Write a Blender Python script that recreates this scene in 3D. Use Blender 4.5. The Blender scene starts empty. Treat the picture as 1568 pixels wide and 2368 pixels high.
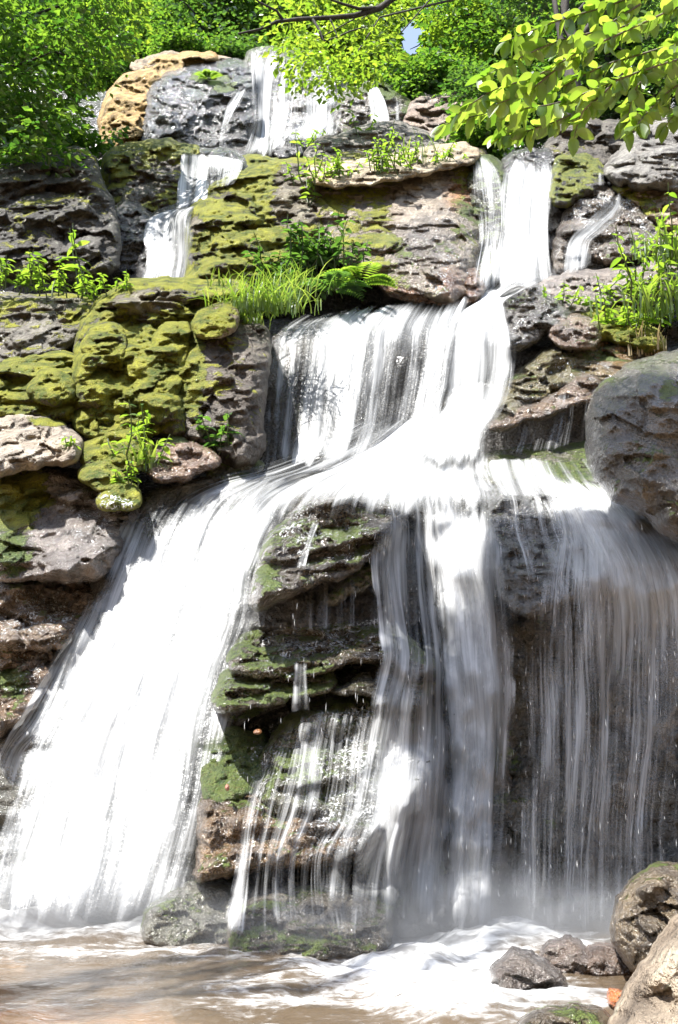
import bpy, math, random
import numpy as np
from mathutils import Vector
from mathutils.bvhtree import BVHTree

# ------------------------------------------------------------------ camera, light, exposure
SC = bpy.context.scene
COL = SC.collection
PITCH = math.radians(12.0)
CAM = np.array([0.0, 0.0, 1.5])
cd = bpy.data.cameras.new("camera")
cd.sensor_fit = 'VERTICAL'
cd.angle = math.radians(52.0)
cd.clip_start = 0.05
cd.clip_end = 600
cam = bpy.data.objects.new("camera", cd)
COL.objects.link(cam)
cam.location = CAM
cam.rotation_euler = (math.radians(90) + PITCH, 0, 0)
SC.camera = cam

SUN_EL, SUN_AZ = math.radians(65), math.radians(-124)     # high on the left, a little to the front
SDIR = np.array([math.sin(SUN_AZ) * math.cos(SUN_EL), math.cos(SUN_AZ) * math.cos(SUN_EL), math.sin(SUN_EL)])
w = bpy.data.worlds.new("World")
SC.world = w
w.use_nodes = True
nt = w.node_tree
sky = nt.nodes.new('ShaderNodeTexSky')
sky.sky_type = 'NISHITA'
sky.sun_disc = False
sky.sun_elevation = SUN_EL
sky.sun_rotation = SUN_AZ
bg = nt.nodes['Background']
bg.inputs[1].default_value = 0.13
hs = nt.nodes.new('ShaderNodeHueSaturation')
hs.inputs['Saturation'].default_value = 0.75
nt.links.new(sky.outputs[0], hs.inputs['Color'])
nt.links.new(hs.outputs[0], bg.inputs[0])
sl = bpy.data.lights.new("sun", 'SUN')
sl.energy = 5.0
sl.angle = math.radians(0.5)
sl.color = (1.0, 0.975, 0.93)
so = bpy.data.objects.new("sun", sl)
COL.objects.link(so)
so.rotation_euler = Vector(-SDIR).to_track_quat('-Z', 'Y').to_euler()
so.location = (-20, 30, 60)
SC.view_settings.view_transform = 'Standard'
SC.view_settings.look = 'None'
SC.view_settings.exposure = 1.5
SC.view_settings.gamma = 1.0
SC.cycles.max_bounces = 6
SC.cycles.diffuse_bounces = 3
SC.cycles.glossy_bounces = 3
SC.cycles.transmission_bounces = 4
SC.cycles.transparent_max_bounces = 32
SC.cycles.caustics_reflective = False
SC.cycles.caustics_refractive = False

random.seed(5)
RNG = np.random.default_rng(11)

# ------------------------------------------------------------------ maths helpers
# survey frame: photo coordinates on a 1568 x 2367 sheet, turned into real points by a distance Y
FPX = 2367 / 2 / math.tan(math.radians(26))
CP, SP = math.cos(PITCH), math.sin(PITCH)

def at(x, y, Y):
    x = np.asarray(x, float); y = np.asarray(y, float); Y = np.asarray(Y, float)
    a = (x - 784) / FPX; b = (1183.5 - y) / FPX
    t = Y / (CP - b * SP)
    return np.stack([a * t, Y + 0 * t, CAM[2] + (SP + b * CP) * t], -1)

def proj(P):
    P = np.asarray(P, float)
    dx, dy, dz = P[..., 0], P[..., 1], P[..., 2] - CAM[2]
    fwd = dy * CP + dz * SP; up = -dy * SP + dz * CP
    return 784 + FPX * dx / fwd, 1183.5 - FPX * up / fwd

def _hash(ix, iy, iz, s):
    h = (ix.astype(np.int64) * 374761393 + iy.astype(np.int64) * 668265263 + iz.astype(np.int64) * 2147483647 + s * 974634777) & 0xffffffff
    h = ((h ^ (h >> 13)) * 1274126177) & 0xffffffff
    h = ((h ^ (h >> 16)) * 2246822519) & 0xffffffff
    return ((h ^ (h >> 15)) & 0xffffff) / float(0xffffff)

def vnoise(P, s=0):
    P = np.asarray(P, float)
    i = np.floor(P); f = P - i
    f = f * f * f * (f * (f * 6 - 15) + 10)
    i = i.astype(np.int64)
    r = 0
    for dx in (0, 1):
        for dy in (0, 1):
            for dz in (0, 1):
                wx = f[..., 0] if dx else 1 - f[..., 0]
                wy = f[..., 1] if dy else 1 - f[..., 1]
                wz = f[..., 2] if dz else 1 - f[..., 2]
                r = r + wx * wy * wz * _hash(i[..., 0] + dx, i[..., 1] + dy, i[..., 2] + dz, s)
    return r * 2 - 1

def fbm(P, s=0, octv=4, gain=0.5):
    r = 0; a = 1.0; P = np.asarray(P, float)
    for k in range(octv):
        r = r + a * vnoise(P * (2.03 ** k) + 17.3 * k, s + k)
        a *= gain
    return r

def facets(P, size, s):
    """piecewise flat relief: every cell of broken rock has a plane of its own"""
    rg = np.random.default_rng(s)
    lo, hi = P.min(0) - size, P.max(0) + size
    n = int(np.clip(np.prod((hi - lo) / size), 8, 160))
    c = lo + rg.random((n, 3)) * (hi - lo)
    g = rg.normal(size=(n, 3)) * 0.5
    Q = P + 0.25 * size * np.stack([vnoise(P / size * 1.7, s + 5), vnoise(P / size * 1.7, s + 6), vnoise(P / size * 1.7, s + 7)], -1)
    Q = Q * np.array([1, 1, 1.5]); cc = c * np.array([1, 1, 1.5])
    d = np.empty(len(P)); best = np.empty(len(P), int)
    for a in range(0, len(P), 4000):
        dd = ((Q[a:a + 4000, None, :] - cc[None]) ** 2).sum(-1)
        best[a:a + 4000] = dd.argmin(1)
    off = rg.uniform(-.5, .5, n) * size * 0.5
    return ((P - c[best]) * g[best]).sum(-1) + off[best]

def mesh_obj(name, V, F, mat, parent=None, loc=None, smooth=True, attrs=None, uv=None, tint=None):
    V = np.asarray(V, float)
    if loc is None:
        loc = np.zeros(3)
    me = bpy.data.meshes.new(name)
    F = [np.asarray(f, np.int32) for f in (F if isinstance(F, list) else [F])]
    F = [f for f in F if len(f)]
    nl = sum(f.size for f in F); nf = sum(len(f) for f in F)
    me.vertices.add(len(V)); me.vertices.foreach_set('co', (V - loc).astype(np.float32).ravel())
    me.loops.add(nl); me.polygons.add(nf)
    li = np.concatenate([f.ravel() for f in F])
    tot = np.concatenate([np.full(len(f), f.shape[1]) for f in F])
    st = np.concatenate([[0], np.cumsum(tot)[:-1]])
    me.loops.foreach_set('vertex_index', li.astype(np.int32))
    me.polygons.foreach_set('loop_start', st.astype(np.int32))
    me.polygons.foreach_set('loop_total', tot.astype(np.int32))
    me.polygons.foreach_set('use_smooth', np.full(nf, smooth))
    if uv is not None:
        l = me.uv_layers.new(name='flow')
        l.data.foreach_set('uv', uv[li].astype(np.float32).ravel())
    for k, v in (attrs or {}).items():
        a = me.attributes.new(k, 'FLOAT', 'POINT'); a.data.foreach_set('value', np.asarray(v, np.float32))
    if tint is not None:
        a = me.attributes.new('tint', 'FLOAT_COLOR', 'POINT')
        c = np.ones((len(V), 4), np.float32); c[:, :3] = tint
        a.data.foreach_set('color', c.ravel())
    me.update(calc_edges=True)
    me.validate()
    if mat:
        me.materials.append(mat)
    o = bpy.data.objects.new(name, me)
    COL.objects.link(o)
    o.location = loc
    if parent is not None:
        o.parent = parent
        o.location = np.asarray(loc) - np.asarray(parent.location)
    return o

def tag(o, label, cat, group=None, kind=None):
    o['label'] = label; o['category'] = cat
    if group: o['group'] = group
    if kind: o['kind'] = kind
    return o

def empty(name, loc, label, cat, group=None, kind=None):
    o = bpy.data.objects.new(name, None); COL.objects.link(o)
    o.empty_display_size = 0.2
    o.location = loc
    return tag(o, label, cat, group, kind)

# ------------------------------------------------------------------ materials
class N:
    def __init__(s, name):
        s.m = bpy.data.materials.new(name); s.m.use_nodes = True
        s.t = s.m.node_tree; s.t.nodes.clear()
        s.out = s.t.nodes.new('ShaderNodeOutputMaterial')
    def n(s, typ, **kw):
        nd = s.t.nodes.new('ShaderNode' + typ)
        for k, v in kw.items():
            if k[0] == 'i' and k[1:].isdigit(): s.put(v, nd.inputs[int(k[1:])])
            elif k in nd.inputs: s.put(v, nd.inputs[k])
            else: setattr(nd, k, v)
        return nd
    def put(s, v, sock):
        if isinstance(v, bpy.types.NodeSocket): s.t.links.new(v, sock)
        elif hasattr(v, 'outputs'): s.t.links.new(v.outputs[0], sock)
        else: sock.default_value = v
    def math(s, op, a, b=0.0, c=None, clamp=False):
        nd = s.t.nodes.new('ShaderNodeMath'); nd.operation = op; nd.use_clamp = clamp
        s.put(a, nd.inputs[0]); s.put(b, nd.inputs[1])
        if c is not None: s.put(c, nd.inputs[2])
        return nd.outputs[0]
    def mix(s, f, a, b, blend='MIX'):
        nd = s.t.nodes.new('ShaderNodeMix'); nd.data_type = 'RGBA'; nd.blend_type = blend
        s.put(f, nd.inputs[0]); s.put(a, nd.inputs[6]); s.put(b, nd.inputs[7])
        return nd.outputs[2]
    def noise(s, vec, scale, detail=3.0, rough=0.55, dist=0.0):
        nd = s.n('TexNoise', Scale=scale, Detail=detail, Roughness=rough, Distortion=dist)
        s.put(vec, nd.inputs['Vector'])
        return nd.outputs['Fac']
    def ramp(s, f, lo, hi, a=0.0, b=1.0):
        nd = s.t.nodes.new('ShaderNodeMapRange'); nd.interpolation_type = 'SMOOTHSTEP'
        s.put(f, nd.inputs[0]); nd.inputs[1].default_value = lo; nd.inputs[2].default_value = hi
        s.put(a, nd.inputs[3]); s.put(b, nd.inputs[4])
        return nd.outputs[0]
    def scl(s, vec, v):
        nd = s.t.nodes.new('ShaderNodeMapping'); s.put(vec, nd.inputs[0]); nd.inputs['Scale'].default_value = v
        return nd.outputs[0]
    def attr(s, name, i=2):
        nd = s.t.nodes.new('ShaderNodeAttribute'); nd.attribute_name = name
        return nd.outputs[i]
    def mixsh(s, f, a, b):
        nd = s.t.nodes.new('ShaderNodeMixShader'); s.put(f, nd.inputs[0]); s.put(a, nd.inputs[1]); s.put(b, nd.inputs[2])
        return nd.outputs[0]
    def end(s, sh):
        s.put(sh, s.out.inputs[0]); return s.m

def rgb(*c): return (c[0], c[1], c[2], 1.0)

def rock_material():
    k = N('wet_mossy_rock')
    geo = k.n('NewGeometry'); P = geo.outputs['Position']
    nz = k.n('SeparateXYZ', i0=geo.outputs['Normal']).outputs[2]
    tint = k.attr('tint', 0); moss = k.attr('moss'); wet = k.attr('wet')
    n1 = k.noise(P, 0.9, 5); n2 = k.noise(P, 4.0, 5, 0.6); n3 = k.noise(P, 16, 4, 0.65); n4 = k.noise(P, 55, 3, 0.6)
    streak = k.noise(k.scl(P, (5, 5, 0.7)), 1.0, 4, 0.6)
    col = k.mix(k.ramp(n2, .3, .7), k.mix(1.0, tint, rgb(.42, .39, .37), 'MULTIPLY'), k.mix(1.0, tint, rgb(1.45, 1.4, 1.32), 'MULTIPLY'))
    col = k.mix(k.ramp(n1, .45, .7, 0, .55), col, k.mix(1.0, tint, rgb(1.15, .98, .8), 'MULTIPLY'))
    col = k.mix(k.ramp(streak, .52, .72, 0, .6), col, rgb(.03, .027, .025))
    col = k.mix(k.ramp(n3, .52, .75, 0, .35), col, k.mix(1.0, tint, rgb(.35, .33, .32), 'MULTIPLY'))
    dry = k.math('SUBTRACT', 1.0, wet)
    lich = k.math('MULTIPLY', k.ramp(k.math('ADD', n2, k.math('MULTIPLY', n3, .6)), .93, 1.03), k.math('MULTIPLY', dry, .55))
    col = k.mix(lich, col, rgb(.36, .38, .3))
    f = k.math('MULTIPLY', moss, 1.7)
    f = k.math('ADD', f, k.math('MULTIPLY_ADD', n1, 2.1, -1.05))
    f = k.math('ADD', f, k.math('MULTIPLY_ADD', n2, 1.9, -.95))
    f = k.math('ADD', f, k.math('MULTIPLY_ADD', n3, .5, -.25))
    f = k.math('ADD', f, k.math('MULTIPLY', nz, .3))
    mf = k.ramp(f, .88, 1.12)
    mcol = k.mix(k.ramp(n2, .35, .65), rgb(.1, .15, .014), rgb(.5, .5, .045))
    mcol = k.mix(k.ramp(n3, .4, .65, 0, .7), mcol, rgb(.25, .24, .03))
    mcol = k.mix(k.ramp(n4, .5, .75, 0, .6), mcol, rgb(.03, .05, .008))
    wetm = k.mix(k.ramp(n3, .35, .65), rgb(.035, .085, .015), rgb(.13, .2, .035))
    wetm = k.mix(k.ramp(n4, .5, .75, 0, .6), wetm, rgb(.02, .045, .008))
    mcol = k.mix(k.ramp(wet, .5, .95, 0, .85), mcol, wetm)
    mcol = k.mix(k.ramp(k.noise(P, 30, 2, .5), .55, .68, 0, .35), mcol, rgb(.19, .12, .04))
    col = k.mix(mf, col, mcol)
    mdry = k.math('SUBTRACT', 1.0, k.math('MULTIPLY', mf, .6))
    wv = k.math('MULTIPLY', k.math('MULTIPLY', wet, k.ramp(n2, .2, .55, .55, 1.0)), mdry)
    rough = k.math('MULTIPLY_ADD', wv, -.7, .84)
    h = k.math('ADD', k.math('MULTIPLY', n2, .5), k.math('MULTIPLY', n3, .28))
    h = k.math('ADD', h, k.math('MULTIPLY', n4, .14))
    h = k.math('ADD', h, k.math('MULTIPLY', mf, k.math('MULTIPLY_ADD', n4, .6, .05)))
    bump = k.n('Bump', Strength=1.0, Distance=.2); k.put(h, bump.inputs['Height'])
    b = k.n('BsdfPrincipled')
    k.put(col, b.inputs['Base Color']); k.put(rough, b.inputs['Roughness']); k.put(bump, b.inputs['Normal'])
    k.put(k.math('MULTIPLY_ADD', wv, .6, .35), b.inputs['Specular IOR Level'])
    film = k.noise(P, 26, 2, .5)
    b2 = k.n('Bump', Strength=.9, Distance=.06); k.put(k.math('ADD', k.math('MULTIPLY', n3, .8), k.math('MULTIPLY', film, .7)), b2.inputs['Height'])
    k.put(k.math('MULTIPLY', wv, .75), b.inputs['Coat Weight']); b.inputs['Coat Roughness'].default_value = .07
    k.put(b2, b.inputs['Coat Normal'])
    return k.end(b.outputs[0])

def water_material(name='falling_water', base=(.74, .745, .75), gain=2.5, fine=1.0, wts=(.3, .4, .22, .08), amax=1.0, air_lo=.5):
    k = N(name)
    uv = k.n('UVMap', uv_map='flow').outputs[0]
    D = k.attr('dens')
    s0 = k.noise(k.scl(uv, (1.3, .5, 1)), 1.0, 3, .55, .4)
    s1 = k.noise(k.scl(uv, (4.2 * fine, .33, 1)), 1.0, 3, .55, .5)
    s2 = k.noise(k.scl(uv, (13 * fine, .5, 1)), 1.0, 3, .6, .35)
    s3 = k.noise(k.scl(uv, (42 * fine, 1.1, 1)), 1.0, 2, .6, .2)
    S = k.math('ADD', k.math('MULTIPLY', s1, wts[1]), k.math('ADD', k.math('MULTIPLY', s2, wts[2]), k.math('ADD', k.math('MULTIPLY', s0, wts[0]), k.math('MULTIPLY', s3, wts[3]))))
    al = k.math('ADD', k.math('MULTIPLY', D, 1.5), k.math('MULTIPLY_ADD', S, 2 * gain, -gain))
    al = k.ramp(al, .1, 1.4)
    al = k.math('MULTIPLY', al, k.ramp(D, .0, .2))
    iso = k.noise(k.n('NewGeometry').outputs['Position'], 13, 3, .6)
    bump = k.n('Bump', Strength=.8, Distance=.12); k.put(k.math('ADD', S, k.math('MULTIPLY', iso, .25)), bump.inputs['Height'])
    vm = k.n('VectorMath', operation='SCALE'); k.put(bump, vm.inputs[0]); vm.inputs[3].default_value = .55
    va = k.n('VectorMath', operation='ADD'); k.put(vm, va.inputs[0]); va.inputs[1].default_value = (-.12, -.25, .75)
    vn = k.n('VectorMath', operation='NORMALIZE'); k.put(va, vn.inputs[0])
    soft = vn.outputs[0]
    if amax < 1: al = k.math('MULTIPLY', al, amax)
    air = k.mix(k.ramp(k.math('MULTIPLY_ADD', D, .14, S), air_lo, air_lo + .2), rgb(.2, .205, .205), rgb(*base))
    d = k.n('BsdfDiffuse'); k.put(air, d.inputs['Color']); k.put(soft, d.inputs['Normal'])
    t = k.n('BsdfTranslucent', Color=rgb(*base)); k.put(bump, t.inputs['Normal'])
    g = k.n('BsdfGlossy', Roughness=.28, Color=rgb(1, 1, 1)); k.put(bump, g.inputs['Normal'])
    sh = k.mixsh(.22, d.outputs[0], t.outputs[0])
    sh = k.mixsh(.05, sh, g.outputs[0])
    tr = k.n('BsdfTransparent')
    return k.end(k.mixsh(al, tr.outputs[0], sh))

def pool_material():
    k = N('pool_water')
    geo = k.n('NewGeometry'); P = geo.outputs['Position']
    foam = k.attr('foam')
    n1 = k.noise(k.scl(P, (1.0, 2.2, 1)), 1.6, 5, .6, .8); n2 = k.noise(k.scl(P, (1, 2.0, 1)), 6.5, 5, .65, .6); n3 = k.noise(P, 24, 3, .6, .4)
    f = k.math('ADD', k.math('MULTIPLY', foam, 1.5), k.math('MULTIPLY_ADD', n1, 1.3, -.65))
    f = k.math('ADD', f, k.math('MULTIPLY_ADD', n2, 1.3, -.65))
    f = k.math('ADD', f, k.math('MULTIPLY_ADD', n3, .5, -.25))
    f = k.ramp(f, .25, 1.2)
    bump = k.n('Bump', Strength=.3, Distance=.06)
    k.put(k.math('ADD', k.math('MULTIPLY', n2, .8), k.math('MULTIPLY', n3, .35)), bump.inputs['Height'])
    froth = k.mix(k.ramp(k.math('ADD', k.math('MULTIPLY', n2, .6), k.math('MULTIPLY', n1, .5)), .42, .66), rgb(.2, .2, .2), rgb(.72, .73, .73))
    d = k.n('BsdfDiffuse'); k.put(froth, d.inputs['Color'])
    tl = k.n('BsdfTranslucent', Color=rgb(.9, .92, .92))
    wh = k.mixsh(.25, d.outputs[0], tl.outputs[0])
    g = k.n('BsdfGlossy', Roughness=.06, Color=rgb(1, 1, 1)); k.put(bump, g.inputs['Normal'])
    tr = k.n('BsdfTransparent', Color=rgb(.86, .78, .66))
    murk = k.n('BsdfDiffuse', Color=rgb(.27, .2, .13))
    body = k.mixsh(.3, tr.outputs[0], murk.outputs[0])
    fr = k.n('Fresnel', IOR=1.33); k.put(bump, fr.inputs['Normal'])
    body = k.mixsh(fr.outputs[0], body, g.outputs[0])
    return k.end(k.mixsh(f, body, wh))

def gravel_material():
    k = N('stream_bed')
    P = k.n('NewGeometry').outputs['Position']
    v = k.n('TexVoronoi', Scale=5.0); k.put(P, v.inputs['Vector'])
    n = k.noise(P, 1.2, 4); n2 = k.noise(P, 12, 4)
    c = k.mix(v.outputs['Color'], rgb(.24, .17, .11), rgb(.4, .3, .2))
    c = k.mix(k.ramp(n, .4, .65), c, rgb(.3, .16, .08))
    c = k.mix(k.ramp(n2, .45, .7, 0, .6), c, rgb(.13, .1, .07))
    b = k.n('BsdfPrincipled', Roughness=.6); k.put(c, b.inputs['Base Color'])
    return k.end(b.outputs[0])

def leaf_material(name, c1, c2, t1, t2, rough=.45, gloss=.05):
    k = N(name)
    r = k.n('NewGeometry').outputs['Random Per Island']
    d = k.n('BsdfDiffuse'); k.put(k.mix(r, rgb(*c1), rgb(*c2)), d.inputs['Color'])
    t = k.n('BsdfTranslucent'); k.put(k.mix(r, rgb(*t1), rgb(*t2)), t.inputs['Color'])
    g = k.n('BsdfGlossy', Roughness=rough, Color=rgb(1, 1, 1))
    sh = k.mixsh(.55, d.outputs[0], t.outputs[0])
    return k.end(k.mixsh(gloss, sh, g.outputs[0]))

def bark_material(name, c1, c2):
    k = N(name)
    P = k.n('NewGeometry').outputs['Position']
    n = k.noise(k.scl(P, (6, 6, 1.2)), 2.0, 5, .65); n2 = k.noise(P, 5, 4)
    c = k.mix(k.ramp(n, .3, .7), rgb(*c1), rgb(*c2))
    c = k.mix(k.ramp(n2, .58, .72, 0, .4), c, rgb(.12, .13, .1))
    bump = k.n('Bump', Strength=.8, Distance=.04); k.put(n, bump.inputs['Height'])
    b = k.n('BsdfPrincipled', Roughness=.85); k.put(c, b.inputs['Base Color']); k.put(bump, b.inputs['Normal'])
    return k.end(b.outputs[0])

def soil_material():
    k = N('forest_floor')
    P = k.n('NewGeometry').outputs['Position']
    n = k.noise(P, .8, 5); n2 = k.noise(P, 7, 5)
    c = k.mix(k.ramp(n, .35, .65), rgb(.05, .04, .025), rgb(.05, .07, .02))
    c = k.mix(k.ramp(n2, .45, .7, 0, .6), c, rgb(.12, .09, .05))
    b = k.n('BsdfPrincipled', Roughness=.9); k.put(c, b.inputs['Base Color'])
    bump = k.n('Bump', Strength=.8, Distance=.1); k.put(n2, bump.inputs['Height']); k.put(bump, b.inputs['Normal'])
    return k.end(b.outputs[0])

M_ROCK = rock_material()
M_WATER = water_material()
M_VEIL = water_material('thin_water', (.9, .91, .915), 2.7, 1.2, (.22, .3, .28, .2), .64, .36)
M_POOL = pool_material()
M_BED = gravel_material()
M_SOIL = soil_material()
M_LEAF = leaf_material('leaf_green', (.035, .085, .012), (.07, .13, .02), (.06, .19, .015), (.25, .42, .03))
M_LEAFY = leaf_material('leaf_yellow_green', (.07, .13, .015), (.12, .18, .02), (.2, .38, .02), (.42, .55, .04))
M_LEAFD = leaf_material('leaf_dark', (.02, .06, .012), (.045, .1, .02), (.06, .16, .02), (.16, .3, .03), .35, .07)
M_BEECH = leaf_material('beech_leaf', (.08, .15, .02), (.12, .19, .03), (.17, .34, .02), (.46, .6, .06), .35, .06)
M_HERB = leaf_material('herb_leaf', (.05, .12, .015), (.1, .18, .02), (.2, .38, .02), (.4, .55, .05), .4, .06)
M_GRASS = leaf_material('grass_blade', (.05, .11, .015), (.12, .19, .03), (.16, .32, .02), (.4, .5, .06), .4, .06)
M_STRAW = leaf_material('dry_grass_blade', (.5, .4, .22), (.6, .5, .3), (.4, .3, .15), (.5, .4, .2))
M_BARK = bark_material('bark_grey', (.018, .015, .012), (.06, .05, .042))
M_TWIG = bark_material('twig_bark', (.06, .05, .035), (.2, .17, .12))
M_STEM = leaf_material('green_stem', (.06, .1, .02), (.1, .14, .03), (.1, .16, .02), (.15, .2, .03))

def mist_material():
    k = N('mist')
    o = k.n('TexCoord').outputs['Object']
    r = k.n('VectorMath', operation='LENGTH'); k.put(o, r.inputs[0])
    n = k.noise(o, 2.2, 3, .6)
    de = k.math('MULTIPLY', k.ramp(r.outputs[1], 1.0, .1), k.ramp(n, .3, .7, .25, 1.0))
    v = k.n('VolumePrincipled'); v.inputs['Color'].default_value = rgb(.97, .98, 1); v.inputs['Anisotropy'].default_value = .2
    k.put(k.math('MULTIPLY', de, 1.9), v.inputs['Density'])
    k.t.links.new(v.outputs[0], k.out.inputs['Volume'])
    return k.m
M_MIST = mist_material()

def glint_material():
    k = N('painted_water_glints')  # pale specks painted in the colour as sun glints on wet rock
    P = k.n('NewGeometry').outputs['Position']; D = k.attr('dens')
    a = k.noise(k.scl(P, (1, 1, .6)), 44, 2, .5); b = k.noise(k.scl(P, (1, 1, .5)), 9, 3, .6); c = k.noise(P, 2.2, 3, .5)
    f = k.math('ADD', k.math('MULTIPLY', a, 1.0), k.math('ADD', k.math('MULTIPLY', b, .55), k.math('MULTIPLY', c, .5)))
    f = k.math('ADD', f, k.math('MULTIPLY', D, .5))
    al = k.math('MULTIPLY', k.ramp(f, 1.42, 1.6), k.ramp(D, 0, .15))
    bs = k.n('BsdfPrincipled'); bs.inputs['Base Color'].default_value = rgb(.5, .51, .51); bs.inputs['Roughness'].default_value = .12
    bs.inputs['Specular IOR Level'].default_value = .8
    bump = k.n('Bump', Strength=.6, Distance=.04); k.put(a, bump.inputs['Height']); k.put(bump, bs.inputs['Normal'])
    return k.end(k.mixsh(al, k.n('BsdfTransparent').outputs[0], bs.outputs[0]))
M_GLINT = glint_material()

# ------------------------------------------------------------------ the gorge: bed, cliff, forest floor
PROF = np.array([(9.0, -.8), (10.5, -.6), (10.75, 1.5), (10.9, 3.3), (11.15, 3.85), (11.5, 3.98), (12.8, 4.6), (13.75, 4.95), (14.0, 6.6), (14.3, 7.0),
                 (15.6, 7.9), (16.6, 8.3), (17.3, 9.8), (18.0, 11.2), (19.3, 12.1), (22.9, 14.2), (24.2, 16.2), (25.6, 18.7), (27, 19.3)])

def cliff_z(Y):
    return np.interp(Y, np.append(PROF[:, 0], [34, 60, 140]), np.append(PROF[:, 1], [21, 27, 40]))

def grid_faces(nu, nv):
    i = np.arange((nu - 1) * (nv - 1)); r = i // (nu - 1); c = i % (nu - 1)
    a = r * nu + c
    return np.stack([a, a + 1, a + nu + 1, a + nu], 1)

BVH_V, BVH_F, BVH_N = [], [], [0]

def solid(o):
    """remember a piece of rock so that water and plants can lie on it"""
    me = o.data
    v = np.empty(len(me.vertices) * 3, np.float32); me.vertices.foreach_get('co', v)
    v = v.reshape(-1, 3) + np.array(o.location)
    BVH_V.append(v)
    for p in me.polygons:
        BVH_F.append([i + BVH_N[0] for i in p.vertices])
    BVH_N[0] += len(v)

def build_cliff():
    L = np.concatenate([[0], np.cumsum(np.hypot(*np.diff(PROF, axis=0).T))])
    s = np.arange(0, L[-1], .13)
    Y = np.interp(s, L, PROF[:, 0]); Z = np.interp(s, L, PROF[:, 1])
    X = np.arange(-13, 13.01, .15)
    XX, YY = np.meshgrid(X, Y); _, ZZ = np.meshgrid(X, Z)
    P = np.stack([XX, YY, ZZ], -1).reshape(-1, 3)
    n = fbm(P * .7, 3, 5)
    f = facets(P, 1.1, 8)
    P[:, 1] += .28 * n + .25 * np.clip(f, -.6, .6)
    P[:, 2] += .08 * fbm(P * 1.3, 9, 4)
    P[:, 2] += np.clip(np.abs(P[:, 0]) - 7.5, 0, 99) * .35 * np.clip((P[:, 2] + .5) / 3, 0, 1)
    wet = np.full(len(P), .9); moss = np.full(len(P), .2)
    o = mesh_obj('cliff', P, grid_faces(len(X), len(s)), M_ROCK, attrs={'moss': moss, 'wet': wet}, tint=(.07, .066, .062))
    tag(o, 'dark wet stepped bedrock showing in the gaps between boulders and water', 'cliff', kind='structure')
    solid(o)
    # bed of the pool
    X = np.arange(-16, 16.1, .25); Y = np.arange(-6, 11.6, .25)
    XX, YY = np.meshgrid(X, Y)
    P = np.stack([XX, YY, 0 * XX - .55], -1).reshape(-1, 3)
    P[:, 2] += .12 * fbm(P * 1.1, 21, 4) + np.clip(np.abs(P[:, 0]) - 6, 0, 99) * .5 + np.clip(1.8 - P[:, 1], 0, 9) * .25
    o = mesh_obj('stream_bed', P, grid_faces(len(X), len(Y)), M_BED)
    tag(o, 'brown gravel bed seen through the shallow pool', 'stream bed', kind='structure')
    # forest floor above the falls
    X = np.arange(-90, 90.1, 1.2); Y = np.concatenate([np.arange(26.2, 40, .6), np.arange(40, 140, 2.5)])
    XX, YY = np.meshgrid(X, Y)
    P = np.stack([XX, YY, cliff_z(YY)], -1).reshape(-1, 3)
    P[:, 2] += .5 * fbm(P * .25, 31, 4) - .25 + np.clip(np.abs(P[:, 0]) - 7, 0, 50) * .25
    o = mesh_obj('hill', P, grid_faces(len(X), len(Y)), M_SOIL)
    tag(o, 'shaded forest floor rising behind the top of the falls', 'hill', kind='structure')
    solid(o)
    X = np.arange(-60, 60.1, 1.2); Y = np.arange(-45, -5.5, 1.0)  # slope added out of view behind the camera to cut sky light
    XX, YY = np.meshgrid(X, Y)
    P = np.stack([XX, YY, np.minimum((-5.5 - YY) * .95, 24) - .4], -1).reshape(-1, 3)
    P[:, 2] += .8 * fbm(P * .25, 37, 4)
    o = mesh_obj('bank', P, grid_faces(len(X), len(Y)), M_SOIL)
    tag(o, 'unseen steep bank added opposite the falls to block low sky light', 'bank', kind='structure')
    for sgn, nm in ((-1, 'left'), (1, 'right')):
        X = np.arange(0, 60, 1.0); Y = np.arange(-6, 28, .8)
        XX, YY = np.meshgrid(X, Y)
        Z = np.maximum(cliff_z(YY), 0) * .75 + .5 + XX * .55
        Z = np.where(XX < 1, Z - 3, Z)
        P = np.stack([sgn * (9 + XX), YY, Z], -1).reshape(-1, 3)
        P[:, 2] += .5 * fbm(P * .3, 41 + sgn, 4)
        F = grid_faces(len(X), len(Y))
        o = mesh_obj('bank', P, F if sgn > 0 else F[:, ::-1], M_SOIL)
        tag(o, 'wooded bank climbing on the %s side of the gorge' % nm, 'bank', kind='structure')

def parse(s):
    return np.array([tuple(map(float, p.split(','))) for p in s.split()])

def resample(poly, step, closed=True):
    Q = np.vstack([poly, poly[:1]]) if closed else poly
    d = np.hypot(*np.diff(Q, axis=0).T); L = np.concatenate([[0], np.cumsum(d)])
    n = max(int(L[-1] / step), 8)
    t = np.linspace(0, L[-1], n, endpoint=not closed)
    return np.stack([np.interp(t, L, Q[:, 0]), np.interp(t, L, Q[:, 1])], 1)

def chaikin(P, k=2):
    for _ in range(k):
        Qn = np.roll(P, -1, 0)
        P = np.stack([.75 * P + .25 * Qn, .25 * P + .75 * Qn], 1).reshape(-1, 2)
    return P

def seg_dist(p, A, B):
    """distance and nearest point from points p to closed chain A->B"""
    D = np.empty(len(p)); C = np.empty((len(p), 2))
    AB = B - A; l2 = (AB ** 2).sum(1) + 1e-9
    for a in range(0, len(p), 2500):
        q = p[a:a + 2500]
        t = np.clip(((q[:, None] - A[None]) * AB[None]).sum(-1) / l2, 0, 1)
        c = A[None] + t[..., None] * AB[None]
        d = ((q[:, None] - c) ** 2).sum(-1)
        j = d.argmin(1); r = np.arange(len(q))
        D[a:a + 2500] = np.sqrt(d[r, j]); C[a:a + 2500] = c[r, j]
    return D, C

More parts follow.
